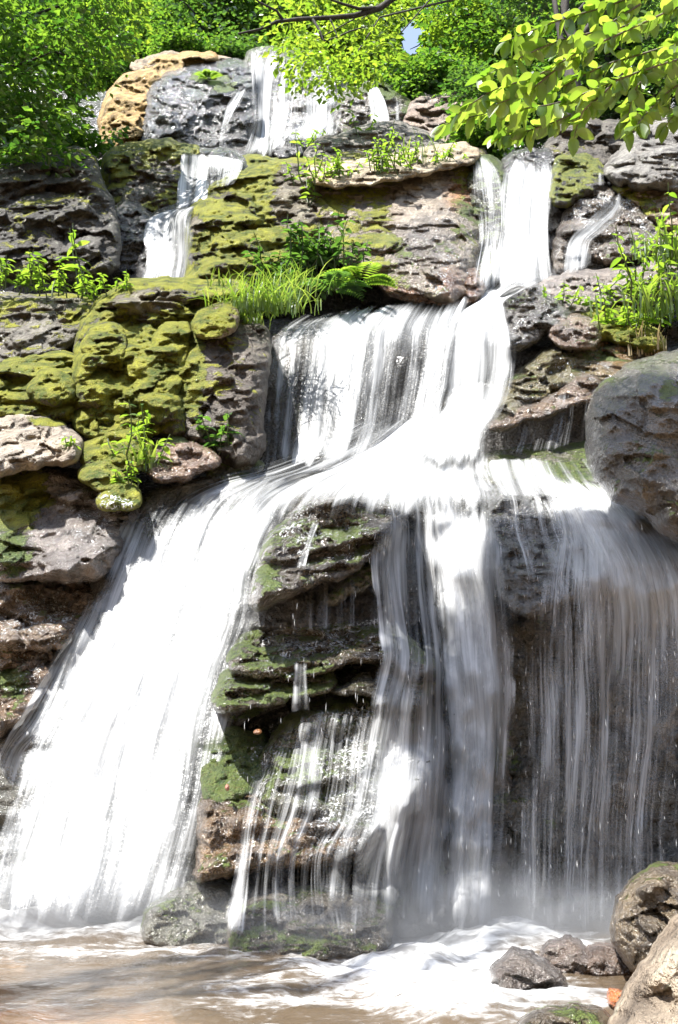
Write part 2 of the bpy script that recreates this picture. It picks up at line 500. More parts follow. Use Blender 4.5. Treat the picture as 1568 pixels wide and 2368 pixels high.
def inside(p, A, B):
    r = np.zeros(len(p), bool)
    for (x1, y1), (x2, y2) in zip(A, B):
        if y1 == y2: continue
        c = ((y1 > p[:, 1]) != (y2 > p[:, 1])) & (p[:, 0] < (x2 - x1) * (p[:, 1] - y1) / (y2 - y1) + x1)
        r ^= c
    return r

SEED = [100]
def rock(name, label, outline, Yb, Yt, bulge, tint, moss=.2, wet=.7, cat='boulder', step=3.2, pw=1.0, edge=.42, amp=.12, facet=.5, fsize=.6,
         strata=0.0, sper=.35, sdip=0.0, blobs=(), wblobs=(), tblobs=(), thick=.8, skew=0.0, rough=5.0, group=None, round_=1, near=False, grow=None, crk=.5):
    """a boulder or ledge: its outline at a distance of its own, swelling towards the pool, with a body behind"""
    SEED[0] += 13; s = SEED[0]
    if grow is None: grow = 0 if near else 10
    if not near: Yb, Yt = Yb - .12 * (Yt - Yb), Yt + .18 * (Yt - Yb)
    poly = chaikin(parse(outline), round_)
    poly = resample(poly, step * 1.2)
    j3 = np.stack([poly[:, 0] / 26, poly[:, 1] / 26, np.full(len(poly), s * 1.7)], 1)
    k3 = j3 * np.array([.35, .35, 1])
    poly = poly + rough * np.stack([fbm(j3, s, 3) + 1.3 * vnoise(k3, s + 2), fbm(j3 + 9.1, s + 1, 3) + 1.3 * vnoise(k3, s + 3)], 1)
    if grow:
        tg = np.roll(poly, -1, 0) - np.roll(poly, 1, 0); nr = np.stack([tg[:, 1], -tg[:, 0]], 1); nr /= np.linalg.norm(nr, axis=1, keepdims=True) + 1e-9
        ar = (poly[:, 0] * np.roll(poly[:, 1], -1) - np.roll(poly[:, 0], -1) * poly[:, 1]).sum()
        poly = poly + nr * grow * (1 if ar > 0 else -1)
    A, B = poly, np.roll(poly, -1, 0)
    lo, hi = poly.min(0) - step, poly.max(0) + step
    nx, ny = int((hi[0] - lo[0]) / step) + 2, int((hi[1] - lo[1]) / step) + 2
    gx, gy = np.meshgrid(lo[0] + np.arange(nx) * step, lo[1] + np.arange(ny) * step)
    p = np.stack([gx.ravel(), gy.ravel()], 1)
    ins = inside(p, A, B)
    F = grid_faces(nx, ny)
    F = F[ins[F].sum(1) >= 2]
    used = np.unique(F); mp = np.full(len(p), -1); mp[used] = np.arange(len(used))
    F = mp[F]; p = p[used]; ins = ins[used]
    e, c = seg_dist(p, A, B)
    p = np.where(ins[:, None], p, c); e = np.where(ins, e, 0)
    # boundary verts of the kept cells also go to the outline
    E = np.sort(np.concatenate([F[:, [0, 1]], F[:, [1, 2]], F[:, [2, 3]], F[:, [3, 0]]]), 1)
    key = E[:, 0].astype(np.int64) * len(p) + E[:, 1]
    u, cnt = np.unique(key, return_counts=True)
    bnd = np.zeros(len(p), bool); bk = u[cnt == 1]
    bnd[bk // len(p)] = True; bnd[bk % len(p)] = True
    e, c = seg_dist(p, A, B)
    e = np.where(bnd, 0, e)
    ybot, ytop = poly[:, 1].max(), poly[:, 1].min()
    xm, xw = (poly[:, 0].max() + poly[:, 0].min()) / 2, poly[:, 0].max() - poly[:, 0].min()
    t = np.clip((ybot - p[:, 1]) / (ybot - ytop), 0, 1)
    Yd = Yb + (Yt - Yb) * t ** pw + skew * (p[:, 0] - xm) / xw
    em = e * Yd / FPX
    wd = max(em.max() * edge, .02)
    q = np.clip(em / wd, 0, 1)
    h = np.sqrt(np.clip(1 - (1 - q) ** 2, 0, 1))
    P0 = at(p[:, 0], p[:, 1], Yd)
    fade = np.clip(em / .12, 0, 1)
    dsp = amp * fbm(P0 * .9 / max(fsize, .2), s, 5, .55)
    fa = facets(P0, fsize, s + 3)
    dsp = dsp + facet * fsize * .5 * np.clip(fa / fsize, -.8, .8)
    fb = facets(P0, fsize * .4, s + 4)
    dsp = dsp + facet * fsize * .28 * np.clip(fb / fsize / .4, -.8, .8)
    cr = np.abs(fbm(P0 * np.array([.7, .7, 1.1]) / fsize, s + 9, 3))
    dsp = dsp - .16 * crk * fsize * np.clip(1 - cr / .07, 0, 1) * (vnoise(P0 * .6, s + 10) > -.15)
    bu = fbm(P0 * 3.2, s + 12, 3)
    rd = 1 - np.abs(vnoise(P0 * np.array([1.6, 1.6, 2.6]), s + 15)) * 2.2
    dsp = dsp + .07 * crk * np.minimum(fsize, .8) * np.clip(rd, -.6, 1) + .03 * (1 - 2 * np.abs(vnoise(P0 * np.array([5, 5, 7.]), s + 16)))
    dsp = dsp + .05 * np.minimum(fsize, .8) * bu
    if strata:
        ph = (P0[:, 2] + sdip * P0[:, 0]) / sper + .45 * fbm(P0 * .8, s + 7, 3)
        fr = ph - np.floor(ph)
        lvl = .55 + .45 * vnoise(np.stack([np.floor(ph) * 3.1, P0[:, 0] * .4, 0 * ph], 1), s + 8)
        saw = np.where(fr > .22, 1 - (fr - .22) / .78, (fr / .22) ** 2)
        dsp = dsp + strata * lvl * (saw - .35) * 1.4
    dsp = dsp + .02 * fbm(P0 * 9, s + 11, 3)
    Yf = Yd - bulge * h - dsp * (.25 + .75 * fade) * np.minimum(1, .15 + h)
    Yf = Yf - .035 * moss * fbm(P0 * 7, s + 14, 3) * fade
    front = at(p[:, 0], p[:, 1], Yf)
    back = at(p[:, 0], p[:, 1], Yd + thick * h + .3 * fade)
    inn = ~bnd
    nb = len(p); bm = np.arange(nb); bm[inn] = nb + np.arange(inn.sum())
    V = np.vstack([front, back[inn]])
    pall = np.vstack([p, p[inn]])
    ms = np.full(len(V), float(moss)); wt = np.full(len(V), float(wet)); tc = np.tile(np.array(tint, float), (len(V), 1))
    def blob(bx, by, br, by2=None):
        ry = by2 or br
        d = np.hypot((pall[:, 0] - bx) / br, (pall[:, 1] - by) / ry)
        return np.clip(1.35 - d, 0, 1) ** .8
    for b in blobs:
        k = blob(*b[:4]) if len(b) == 5 else blob(b[0], b[1], b[2])
        ms = ms * (1 - k) + b[-1] * k
    for b in wblobs:
        k = blob(b[0], b[1], b[2]); wt = wt * (1 - k) + b[3] * k
    for b in tblobs:
        k = blob(b[0], b[1], b[2])[:, None]; tc = tc * (1 - k) + np.array(b[3]) * k
    base = V[V[:, 2].argmin()].copy(); base[:2] = V[:, :2].mean(0)
    o = mesh_obj(name, V, [F[:, ::-1], bm[F]], M_ROCK, loc=base, attrs={'moss': ms, 'wet': wt}, tint=tc)
    tag(o, label, cat, group)
    if not near: solid(o)
    return o

# ------------------------------------------------------------------ water
def hits():
    return BVHTree.FromPolygons(np.vstack(BVH_V).tolist(), BVH_F)
TREE = None

def ray(x, y):
    d = at(x, y, 10.0) - CAM
    h = TREE.ray_cast(Vector(CAM), Vector(d).normalized())
    return None if h[0] is None else np.array(h[0])

def catmull(t, T, R):
    i = np.clip(np.searchsorted(T, t, side='right') - 1, 0, len(T) - 2)
    u = ((t - T[i]) / (T[i + 1] - T[i]))[:, None]
    g = lambda k: R[np.clip(k, 0, len(T) - 1)]
    p0, p1, p2, p3 = g(i - 1), g(i), g(i + 1), g(i + 2)
    return .5 * (2 * p1 + (p2 - p0) * u + (2 * p0 - 5 * p1 + 4 * p2 - p3) * u ** 2 + (3 * p1 - p0 - 3 * p2 + p3) * u ** 3)

def interp_tab(tab, S, T):
    tab = np.array(tab, float)
    r = T * (tab.shape[0] - 1); c = S * (tab.shape[1] - 1)
    r0 = np.clip(np.floor(r).astype(int), 0, max(tab.shape[0] - 2, 0)); c0 = np.clip(np.floor(c).astype(int), 0, tab.shape[1] - 2)
    fr, fc = r - r0, c - c0
    r1 = np.minimum(r0 + 1, tab.shape[0] - 1)
    return (tab[r0, c0] * (1 - fc) + tab[r0, c0 + 1] * fc) * (1 - fr) + (tab[r1, c0] * (1 - fc) + tab[r1, c0 + 1] * fc) * fr

def smooth(A, ax, k):
    if k < 1: return A
    pad = [(0, 0), (0, 0)]; pad[ax] = (k, k)
    B = np.pad(A, pad, mode='edge'); n = A.shape[ax]; r = 0
    for j in range(2 * k + 1):
        r = r + np.take(B, range(j, j + n), axis=ax)
    return r / (2 * k + 1)

def sheet(label, rows, tab, tol=1.3, off=.05, layers=2, mat=None, drape=True, mono=True, cell=6.0, amp=.03, name='waterfall', gap=.05, sm=2, wob=5.0, fi=.1, fo=.07, chop=0.0):
    """a sheet of moving water: follows the rows down the rock, lies on what it meets and falls free below ledges"""
    SEED[0] += 7; s = SEED[0]
    R = np.array(rows, float)
    mid = np.stack([(R[:, 0] + R[:, 2]) / 2, (R[:, 1] + R[:, 3]) / 2], 1)
    T = np.concatenate([[0], np.cumsum(np.hypot(*np.diff(mid, axis=0).T) + 1)])
    wid = np.hypot(R[:, 2] - R[:, 0], R[:, 3] - R[:, 1]).max()
    nv = max(int(T[-1] / cell), 6); nu = max(int(wid / cell), 6)
    tt = np.linspace(0, T[-1], nv)
    C = catmull(tt, T, R)
    S, TT = np.meshgrid(np.linspace(0, 1, nu), tt / T[-1])
    Vs, Fs, D, UVs = [], [], [], []; nvtx = 0
    for layer in range(layers):
        j = np.stack([S * wid / 60, TT * T[-1] / 200, np.full_like(S, s + layer * 3.3)], -1)
        X = C[:, 0:1] + (C[:, 2:3] - C[:, 0:1]) * S + wob * fbm(j, s, 3)
        Y_ = C[:, 1:2] + (C[:, 3:4] - C[:, 1:2]) * S + wob * fbm(j + 5, s + 2, 2)
        if R.shape[1] > 5: Yd = C[:, 4:5] + (C[:, 5:6] - C[:, 4:5]) * S
        else: Yd = C[:, 4:5] + 0 * S
        Yd = Yd.copy()
        if drape:
            H = np.full(X.shape, np.inf)
            for a in range(X.shape[0]):
                for b in range(X.shape[1]):
                    h = ray(X[a, b], Y_[a, b])
                    if h is not None and abs(h[1] - Yd[a, b]) < tol: H[a, b] = h[1]
            Yd = np.minimum(np.where(np.isfinite(H), H, Yd), Yd + tol)
            if mono: Yd = np.minimum.accumulate(Yd, 0)
            Ys = smooth(smooth(Yd, 0, sm), 1, sm)
            vio = np.where(np.isfinite(H), np.maximum(Ys - H, 0), 0)
            if mono:
                for ax in (0, 1):
                    q = np.pad(vio, [(3, 3) if a == ax else (0, 0) for a in (0, 1)], mode='edge')
                    vio = np.max([np.take(q, range(j, j + vio.shape[ax]), axis=ax) for j in range(7)], axis=0)
                vio = smooth(smooth(vio, 0, 3), 1, 3)
            Yd = Ys - vio - off
        Yd = Yd - layer * gap + amp * fbm(np.stack([S * wid / 60, TT * T[-1] / 300, np.full_like(S, s + 40 + layer)], -1), s, 3)
        P = at(X, Y_, Yd).reshape(-1, 3)
        if chop: P[:, 1] -= chop * np.abs(fbm(P * np.array([2.8, 2.8, 1.3]), s + 50 + layer, 3))
        wm = wid * R[:, 4].mean() / FPX; lm = T[-1] * R[:, 4].mean() / FPX
        Vs.append(P); Fs.append(grid_faces(nu, nv)[:, ::-1] + nvtx); nvtx += len(P)
        UVs.append(np.stack([S.ravel() * wm + 31.7 * layer + s * .37, TT.ravel() * lm + 3.1 * s], 1))
        d = interp_tab(tab, S, TT)
        jj = .035 * fbm(np.stack([S * wid / 22, 0 * S, np.full_like(S, s + layer * 2.2)], -1), s, 3)
        if fi > 0: d = d * np.clip((TT + jj - .02) / fi, 0, 1)
        if fo > 0: d = d * np.clip((1 - TT + jj - .02) / fo, 0, 1)
        je = .05 * fbm(np.stack([TT * T[-1] / 45, 0 * S, np.full_like(S, s + 3 + layer)], -1), s, 3)
        d = d * np.clip((np.minimum(S, 1 - S) + je) / .13, 0, 1) ** .7
        if layer: d = d * .5
        D.append(d.ravel())
    V = np.vstack(Vs)
    base = V.mean(0); base[2] = V[:, 2].min()
    o = mesh_obj(name, V, np.vstack(Fs), mat or M_WATER, loc=base, attrs={'dens': np.concatenate(D)}, uv=np.vstack(UVs))
    return tag(o, label, 'waterfall', None, 'structure')

def pool():
    X = np.arange(-8.5, 8.51, .045); Y = np.concatenate([np.arange(-4, 3.5, .25), np.arange(3.5, 10.6, .045)])
    XX, YY = np.meshgrid(X, Y)
    P = np.stack([XX, YY, 0 * XX], -1).reshape(-1, 3)
    foam = np.zeros(len(P))
    def fb(x, y, Y0, rx, ry, a):
        c = at(x, y, Y0)
        d = np.hypot((P[:, 0] - c[0]) / rx, (P[:, 1] - Y0) / ry)
        return a * np.clip(1.3 - d, 0, 1.15)
    for b in FOAM: foam = np.maximum(foam, fb(*b))
    churn = np.clip(foam, 0, 1)
    Q = P * np.array([1.2, 2.2, 1])
    P[:, 2] = .02 * fbm(Q * 1.3, 61, 4) + .009 * fbm(Q * 4, 62, 3) + churn * (.10 * fbm(P * 2.1, 63, 4) + .05) 
    o = mesh_obj('water', P, grid_faces(len(X), len(Y)), M_POOL, attrs={'foam': foam})
    tag(o, 'shallow brown plunge pool with white foam under the falls', 'pool', kind='structure')

# ------------------------------------------------------------------ plants
def leaf_quads(P, U, Nn, L, W, fold=.18):
    """one small folded leaf per row"""
    P, U, Nn = np.asarray(P), np.asarray(U), np.asarray(Nn)
    U = U / np.linalg.norm(U, axis=1, keepdims=True)
    Sd = np.cross(U, Nn); Sd /= np.linalg.norm(Sd, axis=1, keepdims=True) + 1e-9
    Nn = np.cross(Sd, U)
    L = np.broadcast_to(L, len(P))[:, None]; W = np.broadcast_to(W, len(P))[:, None]
    V = np.stack([P, P + U * L * .45 + Sd * W * .5 + Nn * W * fold, P + U * L - Nn * L * .08, P + U * L * .45 - Sd * W * .5 + Nn * W * fold], 1).reshape(-1, 3)
    i = np.arange(len(P))[:, None] * 4
    F = np.concatenate([i + np.array([[0, 1, 2]]), i + np.array([[0, 2, 3]])], 0)
    return V, F

def leaf_blades(P, U, Nn, L, W, droop=.25, n=5, cup=.12):
    """a full leaf outline with a midrib and pointed tip, for leaves seen close"""
    U = U / np.linalg.norm(U, axis=1, keepdims=True)
    Sd = np.cross(U, Nn); Sd /= np.linalg.norm(Sd, axis=1, keepdims=True) + 1e-9
    Nn = np.cross(Sd, U)
    ts = np.linspace(0, 1, n + 2)
    prof = np.sin(np.pi * ts ** .85) ** .8 * .5; prof[0] = 0; prof[-1] = 0
    Vs = []
    L = np.broadcast_to(L, len(P))[:, None]; W = np.broadcast_to(W, len(P))[:, None]
    for t, pf in zip(ts, prof):
        m = P + U * L * t - Nn * L * droop * t * t
        Vs += [m - Sd * W * pf + Nn * W * cup * pf * 2, m, m + Sd * W * pf + Nn * W * cup * pf * 2]
    V = np.stack(Vs, 1).reshape(-1, 3); k = 3 * (n + 2)
    q = []
    for r in range(n + 1):
        for c in range(2): q.append([r * 3 + c, r * 3 + c + 1, (r + 1) * 3 + c + 1, (r + 1) * 3 + c])
    i = np.arange(len(P))[:, None, None] * k
    return V, (i + np.array(q)[None]).reshape(-1, 4)

def tube(paths, sides=6):
    """tapering round stems: list of (points, radii)"""
    Vs, Fs, n0 = [], [], 0
    for pts, rad in paths:
        pts = np.asarray(pts, float); rad = np.broadcast_to(rad, len(pts))
        d = np.gradient(pts, axis=0); d /= np.linalg.norm(d, axis=1, keepdims=True) + 1e-9
        ref = np.array([0, 0, 1.0]) if abs(d[:, 2]).mean() < .8 else np.array([1.0, 0, 0])
        a = np.cross(d, ref); a /= np.linalg.norm(a, axis=1, keepdims=True) + 1e-9
        b = np.cross(d, a)
        th = np.arange(sides) / sides * 2 * np.pi
        ring = pts[:, None] + rad[:, None, None] * (np.cos(th)[None, :, None] * a[:, None] + np.sin(th)[None, :, None] * b[:, None])
        Vs.append(ring.reshape(-1, 3))
        for r in range(len(pts) - 1):
            for c in range(sides):
                Fs.append([n0 + r * sides + c, n0 + r * sides + (c + 1) % sides, n0 + (r + 1) * sides + (c + 1) % sides, n0 + (r + 1) * sides + c])
        n0 += len(pts) * sides
    return np.vstack(Vs), np.array(Fs)

def wander(a, b, n=6, amp=.06, rng=RNG):
    a, b = np.asarray(a, float), np.asarray(b, float)
    t = np.linspace(0, 1, n)[:, None]
    L = np.linalg.norm(b - a)
    off = rng.normal(size=(n, 3)) * amp * L; off[0] = 0; off[-1] = 0
    return a + (b - a) * t + off

def gap_ok(P):
    x, y = proj(P)
    return (((x - 948) / 30) ** 2 + ((y - 85) / 46) ** 2 > 1 + .5 * vnoise(np.stack([x / 14, y / 14, 0 * x], -1), 77)) | (P[:, 1] < 9)

def clusters(cent, rad, per, leaf, rng, flat=.35, droop=.3):
    """leafy sprays round the given centres"""
    n = len(cent)
    k = rng.integers(int(per * .6), int(per * 1.4) + 1, n)
    idx = np.repeat(np.arange(n), k)
    r = np.sqrt(rng.random(len(idx))) * rad * rng.uniform(.7, 1.3, n)[idx]
    th = rng.random(len(idx)) * 2 * np.pi
    tilt = rng.normal(size=(n, 2)) * .35
    dx, dy = r * np.cos(th), r * np.sin(th)
    P = cent[idx] + np.stack([dx, dy, tilt[idx, 0] * dx + tilt[idx, 1] * dy - .25 * r * r / rad + rng.normal(size=len(idx)) * rad * flat * .5], 1)
    th2 = th + rng.normal(size=len(idx)) * .8
    U = np.stack([np.cos(th2), np.sin(th2), -droop + rng.normal(size=len(idx)) * .3], 1)
    Nn = np.stack([tilt[idx, 0] * -1 + rng.normal(size=len(idx)) * .45, tilt[idx, 1] * -1 + rng.normal(size=len(idx)) * .45, np.ones(len(idx))], 1)
    ok = gap_ok(P)
    L = leaf * rng.uniform(.6, 1.25, len(idx))
    return leaf_quads(P[ok], U[ok], Nn[ok], L[ok], (L * rng.uniform(.5, .75, len(idx)))[ok])

def tree(label, centre, rx, ry, rz, nclu, per, leaf, crad, mat, foot=None, trunk_r=.16, name='tree', group=None, extra=None, seed=1, cat='tree', limbs=9, shell=.45, top=None):
    rng = np.random.default_rng(seed)
    centre = np.asarray(centre, float)
    if extra is None:
        v = rng.normal(size=(nclu, 3)); v /= np.linalg.norm(v, axis=1, keepdims=True)
        c = centre + v * (rng.random((nclu, 1)) ** shell) * np.array([rx, ry, rz]) + .35 * np.array([rx, ry, rz]) * np.stack([vnoise(v * 2 + seed, 5), vnoise(v * 2 + seed, 6), vnoise(v * 2 + seed, 7)], 1)
    else:
        c = extra
    if foot is None:
        fx, fy = centre[0] + rng.normal() * .5, centre[1] + .6
        foot = (fx, fy, float(cliff_z(fy)) - .3)
    foot = np.asarray(foot, float)
    root = empty(name, foot, label, cat, group)
    tp = centre + np.array([0, 0, rz * .6]) if top is None else np.asarray(top, float)
    tr = wander(foot, tp, 9, .025, rng)
    H = np.linalg.norm(tp - foot)
    paths = [(tr, np.linspace(trunk_r, trunk_r * .25, 9) + trunk_r * .5 * np.exp(-np.arange(9) * 2.0))]
    for i in rng.choice(len(c), min(limbs, len(c)), replace=False):
        k = rng.integers(3, 8); a = tr[k]
        m = (a + c[i]) / 2 + np.array([0, 0, .12 * np.linalg.norm(c[i] - a)])
        pts = np.vstack([wander(a, m, 4, .04, rng), wander(m, c[i], 4, .05, rng)[1:]])
        paths.append((pts, np.linspace(trunk_r * .36, .01, len(pts))))
    V, F = tube(paths)
    mesh_obj('trunk', V, F, M_BARK, root, loc=foot)
    V, F = clusters(c, crad, per, leaf, rng)
    mesh_obj('crown', V, F, mat, root, loc=foot, smooth=False)
    return root

def herb(label, x, y, Y, h, nst, nl, leaf, seed, spread=.25, mat=None, name='plant', cat='plant', wid=.45, group=None, droop=.35, lean=.3, foot=None):
    """upright stems with pairs of pointed leaves"""
    rng = np.random.default_rng(seed)
    base = ray(x, y) if foot is None else np.array(foot)
    if base is None or abs(base[1] - Y) > 2.5: base = at(x, y, Y)
    base = base - np.array([0, -.02, .03])
    root = empty(name, base, label, cat, group)
    paths, P, U, Nn, L = [], [], [], [], []
    for _ in range(nst):
        a = base + np.array([rng.normal() * spread, rng.normal() * spread * .5, 0])
        hh = h * rng.uniform(.55, 1.1)
        b = a + np.array([rng.normal() * lean * hh, rng.normal() * lean * hh - .1 * hh, hh])
        pts = wander(a, b, 5, .03, rng); paths.append((pts, np.linspace(.007, .003, 5) * (1 + h)))
        for i in range(nl):
            t = .25 + .75 * (i + rng.random() * .5) / nl
            q = a + (b - a) * t
            th = i * 2.4 + rng.random()
            for sgn in (0, np.pi):
                P.append(q); U.append([np.cos(th + sgn), np.sin(th + sgn), .35 - droop + rng.normal() * .15])
                Nn.append([rng.normal() * .2, rng.normal() * .2, 1]); L.append(leaf * rng.uniform(.6, 1.15) * (1.1 - .3 * t))
    for pth in paths:
        V, F = tube([pth], 4); mesh_obj('stem', V, F, M_STEM, root, loc=base)
    L = np.array(L); V, F = leaf_blades(np.array(P), np.array(U), np.array(Nn), L, L * wid, .3, 3)
    mesh_obj('leaves', V, F, mat or M_HERB, root, loc=base)
    return root

def grass(label, x, y, Y, h, n, seed, spread=.25, mat=None, name='grass_tuft', w_=.012, lean=.5, cat='grass tuft', group=None):
    rng = np.random.default_rng(seed)
    base = ray(x, y)
    if base is None or abs(base[1] - Y) > 2.5: base = at(x, y, Y)
    Vs, Fs = [], []
    k = 6
    for i in range(n):
        a = base + np.array([rng.normal() * spread, rng.normal() * spread * .4, -.04])
        th = rng.random() * 2 * np.pi; hh = h * rng.uniform(.5, 1.15); ln = lean * rng.uniform(.3, 1.3)
        d = np.array([np.cos(th), np.sin(th) - .25, 0]); sd = np.array([-d[1], d[0], 0])
        ts = np.linspace(0, 1, k)
        m = a + np.outer(ts, [0, 0, hh]) + np.outer(ts ** 2.2 * ln * hh, d) - np.outer(ts ** 3 * ln * hh * .6, [0, 0, 1])
        ww = (w_ * (1 - ts ** 2) + .001)[:, None] * sd
        Vs.append(np.stack([m - ww, m + ww], 1).reshape(-1, 3))
        for r in range(k - 1): Fs.append([i * 2 * k + 2 * r, i * 2 * k + 2 * r + 1, i * 2 * k + 2 * r + 3, i * 2 * k + 2 * r + 2])
    o = mesh_obj(name, np.vstack(Vs), np.array(Fs), mat or M_GRASS, loc=base)
    return tag(o, label, cat, group)

def fern(label, x, y, Y, nf, ln, seed, mat=None, name='fern', cat='fern'):
    rng = np.random.default_rng(seed)
    base = ray(x, y)
    if base is None or abs(base[1] - Y) > 2.5: base = at(x, y, Y)
    root = empty(name, base, label, cat)
    P, U, Nn, L, paths = [], [], [], [], []
    for i in range(nf):
        th = rng.uniform(np.pi * .9, np.pi * 2.1) if rng.random() < .75 else rng.random() * 6.28
        d = np.array([np.cos(th), np.sin(th), 0]); l = ln * rng.uniform(.7, 1.1)
        ts = np.linspace(0, 1, 16)
        m = base + np.outer(ts * l, d) + np.outer(l * (.75 * ts - .75 * ts ** 2.2), [0, 0, 1])
        paths.append((m, np.linspace(.006, .002, 16)))
        sd = np.cross(d, [0, 0, 1])
        for t, q in zip(ts[2:], m[2:]):
            for sg in (-1, 1):
                P.append(q); U.append(sd * sg + d * .35 - np.array([0, 0, .15])); Nn.append([0, 0, 1]); L.append(l * .3 * np.sin(np.pi * (.12 + .86 * t)) + .01)
    V, F = tube(paths, 4); mesh_obj('stem', V, F, M_STEM, root, loc=base)
    L = np.array(L); V, F = leaf_quads(np.array(P), np.array(U), np.array(Nn), L, .035 + L * .1, .05)
    mesh_obj('fronds', V, F, mat or M_HERB, root, loc=base, smooth=False)
    return root

# ------------------------------------------------------------------ colours of the dry stone
GOLD, TAN, GREY, PINK = (.40, .28, .12), (.33, .265, .19), (.24, .23, .22), (.3, .245, .215)
DARK, WETB, WETG, OLIVE, RUST = (.06, .057, .055), (.11, .09, .07), (.13, .12, .105), (.13, .11, .04), (.22, .09, .03)
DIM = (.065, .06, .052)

build_cliff()

# ------------------------------------------------------------------ rocks, top of the falls
rock('rock_slab', 'golden dry slab sunlit at the upper left of the topmost falls', '238,350 240,290 246,225 285,178 338,150 362,133 440,127 500,138 510,150 450,165 400,190 365,215 345,260 330,310 310,345 280,360', 22.6, 25.0, .9, GOLD, .03, .05, 'rock', amp=.2, facet=.5, fsize=.9, strata=.06, sper=.8, sdip=.5)
rock('rock_slab', 'dry grey brown cap slab lying along the crest left of the topmost stream', '300,160 345,138 400,130 440,127 500,136 540,146 505,158 430,158 360,168', 24.6, 25.4, .25, TAN, .05, .1, 'rock', amp=.08, facet=.4, fsize=.4)
rock('rock_wall', 'black wet overhanging wall left of the topmost white stream', '312,345 322,300 338,262 338,225 372,185 425,160 500,148 560,142 585,160 598,220 596,300 575,345 545,368 480,358 400,345', 22.9, 24.6, .9, DARK, .08, 1.0, 'rock', pw=1.9, amp=.16, facet=.35, fsize=.9, blobs=((480, 178, 40, 18, .85), (520, 195, 28, .7)))
rock('rock_slab', 'pale wet slab under the topmost stream with moss on its right', '566,150 575,122 640,112 690,120 745,138 795,190 815,250 800,300 735,335 660,360 590,372 560,365 590,300 590,220', 22.9, 25.2, .6, (.2, .19, .17), .3, 1.0, 'rock', amp=.2, facet=.55, fsize=.7, blobs=((690, 150, 30, 45, .95), (680, 200, 18, .9)))
rock('rock', 'black wedge of wet rock between the two topmost streams', '632,355 650,320 690,290 715,285 735,300 720,335 690,360 650,372', 22.3, 22.9, .3, DARK, .02, 1.0, 'rock', amp=.06, fsize=.4)
rock('rock_ledge', 'pale wet stepped ledge with trickles right of the topmost streams', '780,300 790,230 830,195 900,200 930,235 965,250 970,290 920,320 840,325', 22.4, 23.6, .5, (.2, .18, .16), .35, .95, 'rock', amp=.18, facet=.5, fsize=.6, strata=.15, sper=.7, blobs=((880, 210, 28, 22, 1.0), (950, 270, 20, 30, 1.0)))
rock('rock_ledge', 'dry pinkish ledges beside the mossy trickle under the trees', '930,320 945,250 985,230 1060,225 1120,245 1130,290 1110,330 1030,330 980,318', 22.0, 23.2, .5, PINK, .08, .2, 'rock', amp=.18, facet=.6, fsize=.7, strata=.22, sper=.6)
rock('boulder', 'grey dome of dry rock along the back of the big central boulder', '700,372 745,330 820,300 885,288 960,298 1020,335 1040,368 940,385 800,390', 18.3, 19.4, .6, (.2, .19, .175), .12, .1, pw=1.3, amp=.14, facet=.5, fsize=.8)
rock('boulder', 'low mossy rock at the foot of the topmost stream', '540,385 565,366 600,366 640,378 660,395 600,412 560,405', 20.0, 20.6, .3, GREY, .8, .4, amp=.05)
rock('rock_ledge', 'wet dark ledge of broken rock at the base of the topmost black wall', '320,352 360,325 420,318 460,325 520,305 560,315 590,335 570,372 500,362 420,358', 21.7, 22.5, .5, (.11, .105, .1), .06, 1.0, 'rock', amp=.2, facet=.7, fsize=.5)

# second tier, left
rock('boulder', 'dark mossy boulder with sunlit patches left of the upper left cascade', '228,470 235,380 262,345 330,332 420,334 458,356 425,372 420,440 418,480 360,500 315,525 272,540 255,500', 17.9, 19.0, .7, (.13, .115, .09), .55, .6, amp=.2, facet=.6, fsize=.7, blobs=((430, 350, 40, 18, .95), (270, 400, 30, .8)))
rock('rock', 'dark dripping rock face under the short upper curtain of water', '408,470 415,385 450,358 480,352 560,364 575,395 555,425 520,455 480,480 430,490', 18.3, 18.9, .4, DARK, .1, 1.0, 'rock', amp=.12)
rock('rock', 'wet dark angular rock left of the sliding upper left cascade', '262,480 300,468 345,495 360,520 345,560 335,600 328,655 270,645 262,560', 16.7, 17.6, .5, DARK, .08, 1.0, 'rock', amp=.16, facet=.7, wblobs=((285, 500, 30, 1.0),))
rock('boulder', 'dark rock bed carrying the upper left cascade', '318,660 330,600 345,540 350,500 400,480 450,470 465,500 455,560 440,620 440,660', 15.9, 17.5, .4, DARK, .05, 1.0, amp=.1)
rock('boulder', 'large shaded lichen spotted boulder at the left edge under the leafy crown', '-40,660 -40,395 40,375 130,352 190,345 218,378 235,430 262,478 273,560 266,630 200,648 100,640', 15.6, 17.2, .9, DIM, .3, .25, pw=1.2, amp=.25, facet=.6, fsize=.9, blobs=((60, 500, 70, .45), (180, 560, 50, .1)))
rock('boulder', 'low shaded boulder at the far left edge behind the leafy crown', '-60,470 -50,330 20,315 90,325 130,360 90,420', 17.6, 18.4, .6, DIM, .4, .2, amp=.2)

